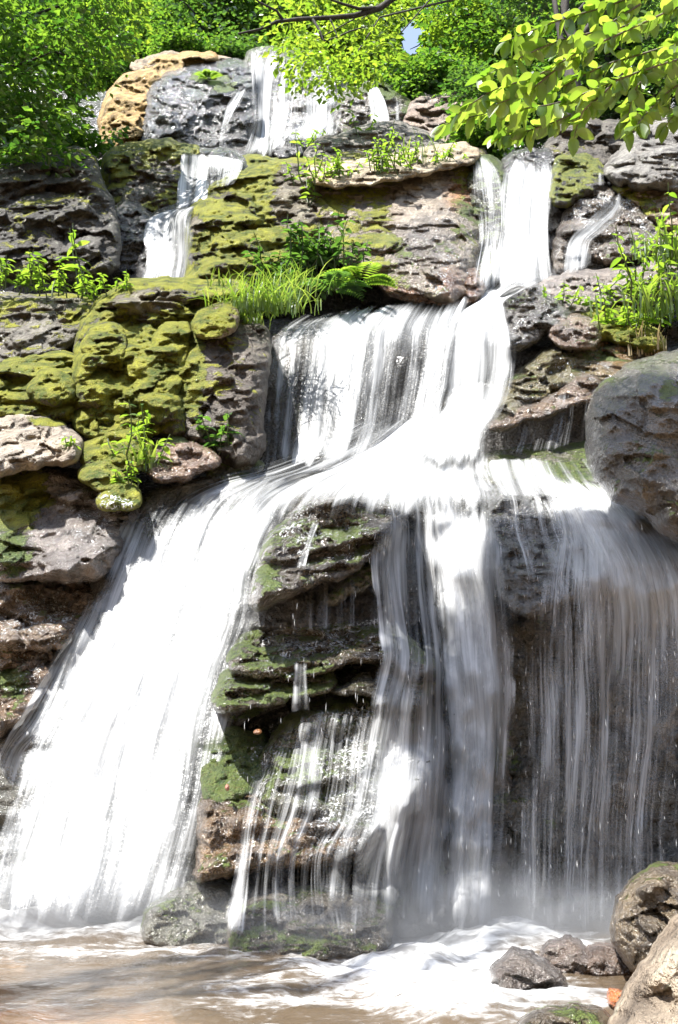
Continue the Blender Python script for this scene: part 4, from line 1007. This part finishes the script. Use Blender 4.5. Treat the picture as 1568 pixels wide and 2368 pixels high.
sheet('veil pouring over the round overhang at the right and falling in strands to the pool', [(1130, 1085, 1420, 1095, 11.0), (1145, 1150, 1500, 1165, 10.4), (1145, 1230, 1575, 1230, 9.9), (1165, 1320, 1630, 1310, 9.5), (1175, 1420, 1650, 1400, 9.2), (1175, 1550, 1650, 1550, 9.05), (1180, 1750, 1640, 1750, 8.9), (1175, 1970, 1620, 1970, 8.8), (1170, 2190, 1620, 2190, 8.7)],
      [[.8, .4, .4, .6, .5, .4], [.4, .12, .3, .95, .95, .7], [.2, .06, .2, .95, .7, .95], [.16, .14, .4, .5, .36, .3], [.24, .32, .24, .32, .22, .12], [.3, .3, .2, .3, .15, .08], [.32, .26, .2, .3, .14, .1], [.3, .24, .24, .28, .2, .16], [.36, .28, .3, .36, .36, .26]], tol=.65, amp=.07, mat=M_VEIL, layers=2, gap=.16)
sheet('fan of bright threads spreading over the rounded lip of the overhang', [(1200, 1085, 1430, 1100, 10.9), (1235, 1145, 1530, 1175, 10.2), (1262, 1225, 1585, 1250, 9.75), (1240, 1330, 1640, 1350, 9.35), (1225, 1440, 1655, 1440, 9.15), (1220, 1560, 1655, 1560, 9.0)],
      [[.4, .6, .5, .5], [.4, .75, .6, .7], [.35, .7, .5, .75], [.3, .42, .42, .45], [.25, .34, .3, .3], [.1, .15, .12, .1]], layers=1, mat=M_VEIL, fo=.4, amp=.05, tol=.65)
sheet('fine drips hanging across the dark hollow', [(1150, 950, 1390, 880, 12.0), (1145, 1000, 1380, 960, 11.9), (1120, 1060, 1370, 1030, 11.8)], [[.1, .12, .1], [.16, .14, .08], [.22, .13, .07]], layers=1, mat=M_VEIL, drape=False)
sheet('fine drips in front of the slate recess', [(560, 1400, 900, 1290, 9.6), (560, 1480, 900, 1440, 9.4)], [[.14, .18, .25], [.12, .18, .3]], layers=1, mat=M_VEIL, drape=False)
sheet('film of water sliding off the green slab to the round overhang', [(1130, 1060, 1390, 1050, 11.6), (1130, 1100, 1440, 1110, 11.0), (1150, 1150, 1480, 1150, 10.5)], [[.9, .3, .06, .05], [.95, .4, .3, .2], [.7, .35, .5, .6]], layers=1, tol=.7)

def film(label, rows, tab, tol=1.3): sheet(label, rows, tab, tol=tol, off=.025, layers=1, mat=M_GLINT, mono=False, sm=0, amp=.004, wob=3, fi=.05, fo=.05, cell=5, name='water_glints')  # drapes a sheet of painted glint specks over wet rock
film('water specks painted as sun glints over the glistening dome', [(640, 1150, 930, 1130, 10.3), (600, 1230, 940, 1220, 9.9), (585, 1320, 860, 1300, 9.6), (570, 1400, 700, 1370, 9.5)], [[.5, .6, .8], [.5, .7, .8], [.4, .6, .6], [.5, .4, .3]])
film('water specks painted as sun glints over the upper mossy ledge', [(550, 1440, 960, 1425, 9.8), (535, 1490, 990, 1500, 9.4), (530, 1540, 960, 1540, 9.1)], [[.5, .8, .8, .9], [.5, .8, .7, .9], [.3, .5, .4, .6]])
film('water specks painted as sun glints over the middle dark ledge', [(515, 1540, 770, 1545, 9.6), (500, 1590, 760, 1590, 9.3), (500, 1640, 700, 1640, 9.1)], [[.7, .6, .5], [.6, .5, .4], [.3, .2, .2]])
film('water specks painted as sun glints over the green slope and the brown bulge', [(640, 1630, 960, 1610, 9.5), (500, 1710, 960, 1700, 9.2), (480, 1820, 950, 1820, 8.9), (470, 1920, 900, 1920, 8.7), (450, 2030, 820, 2010, 8.5)], [[.55, .75, .85], [.45, .75, .8], [.4, .7, .85], [.35, .7, .85], [.4, .45, .6]])
film('water specks painted as sun glints over the purple brown slab', [(100, 1080, 320, 1160, 11.0), (80, 1170, 320, 1190, 10.5), (60, 1260, 270, 1280, 10.1), (60, 1330, 230, 1330, 9.9)], [[.4, .7, .8], [.4, .6, .8], [.3, .5, .7], [.2, .3, .5]])
film('water specks painted as sun glints over the brown glittering rocks', [(0, 1345, 225, 1345, 10.2), (-20, 1420, 200, 1420, 10.0), (-20, 1500, 140, 1500, 9.8), (-20, 1620, 100, 1610, 9.6)], [[.4, .8, .9], [.7, .7, .8], [.5, .6, .8], [.3, .5, .7]])
film('water specks painted as sun glints over the glittering black boulder', [(1165, 670, 1290, 665, 13.9), (1160, 730, 1320, 730, 13.5), (1180, 800, 1280, 780, 13.2)], [[.5, .5, .4], [.5, .5, .3], [.5, .4, .2]])
film('water specks painted as sun glints over the arching wet rock', [(1350, 440, 1450, 440, 16.3), (1300, 510, 1510, 510, 15.8), (1290, 590, 1540, 580, 15.3)], [[.6, .7, .6], [.6, .8, .6], [.5, .5, .6]])
film('water specks painted as sun glints over the rusty ledge and the wet corner of the tan slab', [(1020, 540, 1110, 500, 15.8), (950, 620, 1110, 600, 15.2), (900, 680, 1110, 690, 14.6)], [[.2, .4, .6], [.4, .6, .6], [.5, .6, .6]], 1.8)
film('water specks painted as sun glints over the olive slab', [(1330, 770, 1440, 780, 13.4), (1250, 840, 1500, 850, 12.8), (1150, 950, 1380, 900, 12.2)], [[.4, .5, .3], [.6, .6, .3], [.9, .6, .3]])
film('water specks painted as sun glints over the pale slab at the top', [(640, 130, 780, 170, 24.6), (610, 230, 800, 240, 23.4), (600, 350, 780, 330, 22.5)], [[.6, .5, .8], [.8, .8, .8], [.8, .9, .8]], 2.5)

FOAM = [(150, 2120, 9.2, 2.2, .9, 1.0), (330, 2110, 9.0, 1.2, .7, .8), (-150, 2120, 9.3, 2.0, .9, 1.0), (1060, 2190, 8.5, 1.0, .9, 1.1), (950, 2240, 7.5, .9, .9, 1.05), (1080, 2300, 6.7, .75, .9, 1.0), (820, 2200, 8.1, 1.0, .6, .7),
        (1250, 2200, 8.2, 1.2, .5, .5), (1450, 2200, 8.0, 1.0, .5, .4), (1330, 2300, 6.4, .6, .3, .75), (700, 2280, 6.7, .9, .6, .42), (300, 2190, 7.9, 2.0, .4, .4)]
pool()

# ------------------------------------------------------------------ plants on the rocks
GL = 'herbs along the left ledge'
for i, (x, y, h, n, lf, lab) in enumerate([(30, 655, .55, 7, .16, 'leafy green herb at the far left of the shaded ledge'), (95, 655, .5, 8, .15, 'leafy green herb second from the left edge on the shaded ledge'), (150, 668, .45, 8, .14, 'low bushy herb under the tall feathery leaf'), (225, 672, .3, 6, .12, 'small dark herb at the right end of the shaded ledge'), (280, 660, .25, 4, .1, 'tiny herb at the foot of the dark angular rock')]):
    herb(lab, x, y, 13.6, h * 1.15, n, 5, lf, 300 + i, .25, group=GL, foot=at(x, y + 14, 13.75 if x < 200 else 13.4))
herb('tall herb with bright feathery leaves standing against the shaded boulder', 190, 660, 13.4, 1.0, 2, 4, .26, 310, .06, wid=.35)
grass('bright grass tuft hanging over the corner of the middle fall', 600, 715, 12.6, .5, 260, 320, .26, w_=.007, lean=.8)
grass('finer grass behind the hanging tuft', 650, 690, 13.3, .6, 150, 321, .28, w_=.007)
grass('short yellow grass at the rim above the square dark block', 565, 745, 12.4, .3, 90, 322, .15)
grass('few thin grass blades on the mossy hump', 505, 662, 13.6, .35, 14, 323, .1)
for i, (x, y, h, n, lf, lab) in enumerate([(640, 655, .7, 9, .17, 'leafy shrub left of the ferns above the middle fall'), (700, 625, .85, 11, .18, 'dense dark shrub at the foot of the mossy boulder'), (755, 620, .7, 9, .16, 'round leaved shrub right of the dense dark shrub'), (690, 680, .5, 8, .14, 'low shrub behind the grass tuft')]):
    herb(lab, x, y, 14.2, h, n, 6, lf, 330 + i, .3, mat=M_LEAFD, wid=.6, name='shrub', cat='shrub', group='shrubs above the middle fall')
fern('pale fern spreading at the foot of the tan slab', 830, 655, 14.0, 9, .6, 340)
fern('dark fern beside the pale fern', 775, 672, 13.8, 8, .55, 341, M_LEAFD)
fern('small fern on the topmost black wall', 482, 182, 23.8, 7, .36, 342)
for i, (x, y, Y, h, n, lf, lab) in enumerate([(720, 480, 15.3, 1.15, 3, .17, 'tall herb climbing the seam between mossy boulder and tan slab'), (740, 425, 15.8, .55, 7, .13, 'herb clump at the left end of the pale shelf'), (800, 410, 15.8, .45, 9, .12, 'low herb in the crack of the pale shelf'), (860, 400, 16.0, .75, 10, .13, 'biggest herb clump in the middle of the pale shelf'), (905, 395, 16.0, .5, 9, .12, 'herb clump right of the biggest one on the pale shelf'), (975, 380, 16.4, .5, 6, .11, 'sparse herb near the right end of the pale shelf'), (1030, 372, 16.6, .3, 6, .1, 'small yellow herb at the right end of the pale shelf'), (855, 320, 18.3, .8, 3, .14, 'upright herb on the grey dome behind the pale shelf'), (700, 345, 19.5, .6, 5, .13, 'herb on the rock left of the grey dome')]):
    herb(lab, x, y, Y, h, n, 5, lf, 350 + i, .2 if i else .06, group='herbs on the tan slab')
grass('wispy grass among herbs on the pale shelf', 970, 375, 16.5, .7, 24, 361, .25)
for i, (x, y, Y, h, n, lf, lab) in enumerate([(1385, 690, 13.6, .85, 1, .2, 'single tall herb on the right bank in front of the flat grey ledge'), (1330, 715, 13.3, .4, 6, .14, 'herb at the left end of the yellow moss'), (1400, 720, 13.2, .45, 7, .14, 'herb in the middle of the yellow moss'), (1470, 700, 13.1, .6, 9, .16, 'leafy herb below the flat grey ledge near the right edge'), (1530, 690, 12.8, .9, 9, .19, 'tall leafy herb at the right edge above the huge boulder'), (1500, 760, 12.6, .5, 9, .17, 'broad leaved herb between the yellow moss and the dry grass'), (1560, 760, 12.4, .7, 9, .18, 'dense herb cut by the right edge of the view'), (1455, 765, 12.8, .4, 7, .13, 'low herb above the dry grass'), (1545, 600, 13.6, .9, 8, .2, 'drooping bright plant at the right edge beside the wet arching rock'), (1470, 612, 14.6, .45, 5, .1, 'small dark herb in the hollow under the arching rock'), (1570, 640, 13.2, .8, 9, .18, 'leafy plant at the right edge under the drooping one')]):
    herb(lab, x, y, Y, h, n, 5, lf, 370 + i, .05 if n == 1 else .22, group='herbs on the right bank')
grass('green grass among herbs at the right edge', 1530, 720, 12.8, .6, 110, 390, .3)
grass('thin grass at the flat grey ledge by the right edge', 1555, 600, 13.6, .7, 60, 391, .25)
grass('dry straw coloured stalks beside the huge boulder', 1505, 815, 12.0, .45, 22, 392, .14, M_STRAW, w_=.01, lean=.25)
herb('tall pale herb rising among mossy stones on the left', 318, 1085, 10.7, .62, 4, 6, .15, 400, .08)
herb('short leafy herb at the foot of the tall pale herb', 300, 1120, 10.4, .32, 5, 4, .11, 401, .1)
herb('bright herb in front of the green cliff above the mossy stones', 335, 1010, 11.4, .4, 5, 4, .16, 402, .1)
herb('dark glossy leaves hanging in the hollow beside the square block', 505, 1050, 11.6, .5, 5, 4, .18, 403, .12, mat=M_LEAFD, wid=.55)
herb('small sprig on the pale grey rock at the left', 163, 1030, 11.0, .14, 3, 3, .09, 404, .04)
grass('grass blades beside the tall pale herb', 330, 1080, 10.7, .5, 26, 405, .1)

# ------------------------------------------------------------------ trees
FL = {}
def crown_at(x, y, Y): return at(x, y, Y)
back = [(-60, 60, 30), (110, 40, 31), (270, 60, 29), (390, 60, 30), (500, 70, 28.5), (610, 40, 30), (720, 60, 29), (830, 50, 31), (1060, 90, 29), (1180, 110, 28), (1300, 90, 29), (1430, 120, 28), (1560, 110, 29), (1680, 100, 30)]
names = ['far left tree with dense dark crown', 'bright green tree at the upper left corner', 'tree behind the golden slab', 'yellow green tree above the golden slab', 'shaded tree above the black wall', 'tree over the crest of the topmost stream', 'tree right of the crest slab', 'tree left of the patch of sky', 'tree right of the patch of sky', 'dark tree behind the tall white fall', 'deep green tree behind the beech leaves', 'dark tree at the upper right', 'tree at the right edge above the grey boulder', 'outermost tree at the right edge']
for i, ((x, y, Y), lab) in enumerate(zip(back, names)):
    tree(lab, at(x, y, Y), 2.6, 2.2, 3.0, 95, 70, .2, .75, (M_LEAF, M_LEAFY, M_LEAF, M_LEAFY, M_LEAFD, M_LEAF, M_LEAFY)[i % 7] if i < 9 else (M_LEAFD, M_LEAF)[i % 2], group='trees behind the falls', seed=500 + i)
for i, (x, Y) in enumerate([(-80, 38), (120, 40), (330, 38), (540, 39), (740, 38), (1130, 38), (1340, 39), (1540, 38), (1740, 39)]):
    tree('farther forest tree filling the gap behind %s' % names[min(i + (1 if i < 5 else 3), 13)], at(x, 40 + 20 * (i % 2), Y), 3.6, 2.5, 4.5, 80, 70, .3, 1.2, M_LEAFD, group='far forest trees', seed=540 + i)
# low bushes along the crest and the banks
for i, (x, y, Y, s, lab) in enumerate([(420, 108, 26.3, .8, 'bush over the golden slab'), (530, 115, 26.4, .8, 'dark bush above the black wall'), (950, 190, 24.0, .9, 'bush over the mossy trickle'), (1040, 190, 23.5, 1.0, 'bush over the pinkish ledges'), (1150, 230, 22, 1.0, 'dark bush above the tall white fall'), (1110, 310, 18.6, .45, 'leafy clump between tan slab and tall white fall'), (1240, 280, 20.5, .9, 'deep shade bush behind the lip of the tall fall'), (1400, 230, 20, 1.0, 'dark bush over the shaded ledge at the right'), (1540, 200, 19.5, 1.1, 'dark bush at the right edge over the grey boulder'), (60, 330, 20, 1.2, 'bush behind the low shaded boulder at the left'), (130, 320, 20, .8, 'bush between leafy crown and golden slab')]):
    c = at(x, y, Y)
    tree(lab, c, s * 1.2, s * .8, s * .8, int(28 * s) + 8, 60, .16, .45, M_LEAFD if i in (1, 4, 6, 7, 8) else M_LEAF, foot=c + np.array([0, .2, -s * 1.0]), trunk_r=.04, name='bush', cat='bush', group='bushes round the falls', seed=570 + i, limbs=5)
# leaning leafy crown at the upper left
cl = []
rg = np.random.default_rng(77)
while len(cl) < 150:
    x, y = rg.uniform(-120, 360), rg.uniform(-90, 400)
    edge = 445 - max(0, x - 40) * .85 - (25 if x > 250 else 0)
    if x > 275 - max(0, y - 60) * .55: continue
    if y < edge + rg.normal() * 12 and not (120 < x < 240 and 250 < y < 330 and rg.random() < .6): cl.append(at(x, y, rg.uniform(15.5, 19.0)))
tree('big leafy tree leaning in from the upper left with sunlit sprays', at(100, 120, 17.5), 1, 1, 1, 0, 70, .16, .55, M_LEAF, foot=(-8.5, 18.0, 9.0), top=at(-40, -60, 17.0), extra=np.array(cl), trunk_r=.2, seed=601, limbs=26)
cl = []
while len(cl) < 60:
    x, y = rg.uniform(-80, 330), rg.uniform(-60, 330)
    if y < 300 - max(0, x) * .8: cl.append(at(x, y, rg.uniform(19.3, 21.0)))
tree('yellow green tree behind the leaning leafy tree', at(100, 120, 20), 1, 1, 1, 0, 75, .15, .6, M_LEAFY, foot=(-9.5, 21.0, 12.0), top=at(20, -40, 20.0), extra=np.array(cl), trunk_r=.16, seed=602, limbs=12)
# tree whose dark limb crosses the top, and an unseen canopy added for shade
rg = np.random.default_rng(88)
cl = []
while len(cl) < 34:
    x, y = rg.uniform(650, 930), rg.uniform(-30, 205)
    lo = 100 + max(0, x - 660) * 1.0 if x < 755 else 205 - (x - 755) * .55
    if y < lo and not (x > 900 and y > 25) and not (690 < x < 900 and 0 < y < 80 and rg.random() < .6): cl.append(at(x, y, rg.uniform(17.2, 18.8) + (1.3 if y < 95 else 0)))
hang = np.array(cl)
sh = []  # leaf clusters set along the sun's rays, out of view, to shade the lower right
while len(sh) < 165:
    x, y = rg.uniform(830, 1650), rg.uniform(1230, 2120)
    if x < 1150 and y < 1290 - (x - 850) * .1: continue
    if x < 1000 and (rg.random() < .6 or y < 1330): continue
    P = at(x, y, 9.5)
    if x < 1190 and y > 1290: continue
    sh.append(P + SDIR * ((rg.uniform(16.5, 20.0) - P[2]) / SDIR[2]))
t_ = tree('overhanging tree with a dark crooked limb across the top of the view', np.mean(hang, 0), 1, 1, 1, 0, 60, .15, .5, M_LEAFY, foot=(9.2, 20.5, 13.5), top=at(1560, -420, 19), extra=hang, trunk_r=.15, seed=603, limbs=5)
tree('unseen canopy tree added high above the left bank to shade the right of the falls', np.mean(sh, 0), 1, 1, 1, 0, 80, .17, .6, M_LEAF, foot=(-10.0, 2.0, .8), top=np.mean(sh, 0) + np.array([-2.6, -2.6, 0]), extra=np.array(sh), trunk_r=.2, seed=605, limbs=9)
lp = [at(1010, -90, 18.2), at(930, -20, 18.1), at(880, 18, 18.0), at(820, 36, 18.0), at(760, 41, 17.9), at(690, 44, 17.9), at(640, 50, 17.9), at(600, 68, 18.0), at(550, 78, 18.0)]
tw = [(np.array(lp), np.linspace(.075, .02, 9)),
      (np.array([at(880, 18, 18.0), at(830, 20, 17.9), at(790, 8, 17.8), at(740, -10, 17.7)]), np.linspace(.04, .02, 4)),
      (np.array([at(722, 43, 17.9), at(738, 68, 17.8), at(747, 95, 17.8), at(775, 88, 17.8), at(810, 72, 17.8), at(850, 60, 17.8)]), np.linspace(.03, .012, 6)),
      (np.array([at(762, 41, 17.9), at(772, 62, 17.8), at(780, 86, 17.8)]), np.linspace(.02, .01, 3)),
      (np.array([at(655, 46, 17.9), at(640, 25, 17.8), at(600, 5, 17.7), at(570, -20, 17.6)]), np.linspace(.03, .015, 4))]
V, F = tube(tw, 7)
mesh_obj('limb', V, F, M_BARK, t_, loc=np.array(t_.location))
# dark trunk on the right bank
tree('dark trunked tree on the right bank behind the beech leaves', at(1330, -60, 20), 2.4, 1.5, 1.6, 60, 70, .16, .6, M_LEAFD, foot=at(1318, 330, 18.4), top=at(1305, -120, 18.9), trunk_r=.2, seed=604, limbs=8)

# ------------------------------------------------------------------ beech branch close by at the upper right
def beech():
    rg = np.random.default_rng(7)
    stems = [[(1700, -30), (1560, 20), (1440, 75), (1340, 120), (1240, 175), (1150, 205), (1090, 240), (1062, 262)],
             [(1720, 120), (1600, 130), (1480, 165), (1380, 205), (1280, 240), (1170, 255), (1090, 270), (1028, 288)],
             [(1640, -60), (1500, -20), (1400, 15), (1300, 45), (1220, 75), (1170, 95)],
             [(1500, 150), (1420, 210), (1330, 260), (1260, 290), (1190, 310), (1150, 318)],
             [(1440, 170), (1390, 220), (1350, 255), (1335, 290), (1328, 318)],
             [(1600, 60), (1530, 140), (1480, 190), (1460, 235), (1450, 290)],
             [(1650, 30), (1590, 110), (1560, 170), (1545, 220), (1550, 260)],
             [(1620, -30), (1540, 30), (1470, 50), (1400, 80), (1360, 110), (1300, 120)],
             [(1380, 100), (1300, 150), (1230, 205), (1190, 225), (1150, 240)]]
    stems += [[(1690, 150), (1580, 190), (1520, 235), (1480, 280), (1462, 305)], [(1480, 10), (1380, 70), (1290, 95), (1210, 130), (1150, 160), (1120, 178)], [(1600, 90), (1500, 120), (1400, 150), (1300, 200), (1230, 235), (1180, 285), (1160, 300)], [(1700, 220), (1620, 230), (1570, 255), (1540, 290)]]
    paths, P, U, Nn, L = [], [], [], [], []
    for k, s in enumerate(stems):
        Y0 = 4.2 + .18 * (k % 4)
        q = np.array([at(x, y, Y0 + (.25 if x > 1500 else 0) + rg.normal() * .02) for x, y in s])
        T = np.arange(len(q)).astype(float); tt = np.linspace(0, len(q) - 1, 40)
        c = catmull(tt, T, q)
        paths.append((c, np.linspace(.006, .0018, 40)))
        sl = np.concatenate([[0], np.cumsum(np.linalg.norm(np.diff(c, axis=0), axis=1))])
        pos = np.arange(.04, sl[-1] - .005, .018)
        for i, d in enumerate(pos):
            m = np.array([np.interp(d, sl, c[:, a]) for a in range(3)])
            j = min(int(np.interp(d, sl, np.arange(40))), 38)
            ax = c[j + 1] - c[j]; ax /= np.linalg.norm(ax)
            sd = np.cross(ax, [0, 0, 1]); sd /= np.linalg.norm(sd)
            sg = 1 if i % 2 else -1
            u = ax * .45 + sd * sg * .55 + np.array([0, -.1, -.5 - .25 * rg.random()]) + rg.normal(size=3) * .2
            nn = np.array([-.3, .5, .8]) + rg.normal(size=3) * .5; nn /= np.linalg.norm(nn)
            u = u - nn * u.dot(nn)
            P.append(m); U.append(u); Nn.append(nn); L.append(.098 * rg.uniform(.65, 1.2))
        P.append(c[-1]); U.append(c[-1] - c[-3] + np.array([0, 0, -.01])); Nn.append([0, -.5, .8]); L.append(.09)
    root = empty('beech_branch', paths[0][0][0], 'sunlit beech branch with large yellow green leaves hanging in at the upper right', 'branch')
    V, F = tube(paths, 6); mesh_obj('twig', V, F, M_TWIG, root, loc=np.array(root.location))
    L = np.array(L)
    V, F = leaf_blades(np.array(P), np.array(U), np.array(Nn), L, L * .54, .15, 6, .12)
    mesh_obj('leaves', V, F, M_BEECH, root, loc=np.array(root.location))
beech()

# ------------------------------------------------------------------ spray and mist at the feet of the falls
def mist(label, c, r):
    import bmesh
    bm = bmesh.new(); bmesh.ops.create_icosphere(bm, subdivisions=3, radius=1.0)
    me = bpy.data.meshes.new('mist'); bm.to_mesh(me); bm.free(); me.materials.append(M_MIST)
    o = bpy.data.objects.new('mist', me); COL.objects.link(o); o.location = c; o.scale = r
    tag(o, label, 'mist', kind='stuff')
mist('fine white mist where the central plume strikes the pool', at(1080, 2165, 8.2), (1.1, .7, .75))
mist('faint mist along the foot of the dripping wall at the right', at(1400, 2150, 8.3), (1.3, .5, .5))
mist('white mist along the foot of the left fall', at(130, 2110, 8.5), (1.9, .6, .55))

mist('thin mist in front of the low ledge at the waterline', at(720, 2165, 8.0), (1.3, .5, .4))

def drops():
    rg = np.random.default_rng(3)
    n = 750
    x = rg.uniform(520, 1600, n); y = rg.uniform(1180, 2170, n)
    keep = (x > 860) | (rg.random(n) < .3)
    x, y = x[keep], y[keep]; n = len(x)
    P = at(x, y, rg.uniform(8.3, 9.1, n))
    L = rg.uniform(.02, .09, n); W = rg.uniform(.0006, .0013, n)
    ax = np.stack([rg.normal(size=n) * .06, rg.normal(size=n) * .06 - .03, -np.ones(n)], 1)
    s1 = np.array([1.0, 0, 0]); s2 = np.array([0, 1.0, 0])
    m = P + ax * L[:, None] * .7
    V = np.stack([P, m + s1 * W[:, None], m + s2 * W[:, None], m - s1 * W[:, None], m - s2 * W[:, None], P + ax * L[:, None]], 1).reshape(-1, 3)
    f = np.array([[0, 1, 2], [0, 2, 3], [0, 3, 4], [0, 4, 1], [5, 2, 1], [5, 3, 2], [5, 4, 3], [5, 1, 4]])
    F = (np.arange(n)[:, None, None] * 6 + f[None]).reshape(-1, 3)
    k = N('water_drop'); b = k.n('BsdfPrincipled'); b.inputs['Base Color'].default_value = rgb(.95, .96, .97); b.inputs['Roughness'].default_value = .15
    o = mesh_obj('water_drops', V, F, k.end(b.outputs[0]), loc=at(1100, 2150, 8.8))
    tag(o, 'bright falling drops scattered in front of the lower falls', 'spray', kind='stuff')
drops()
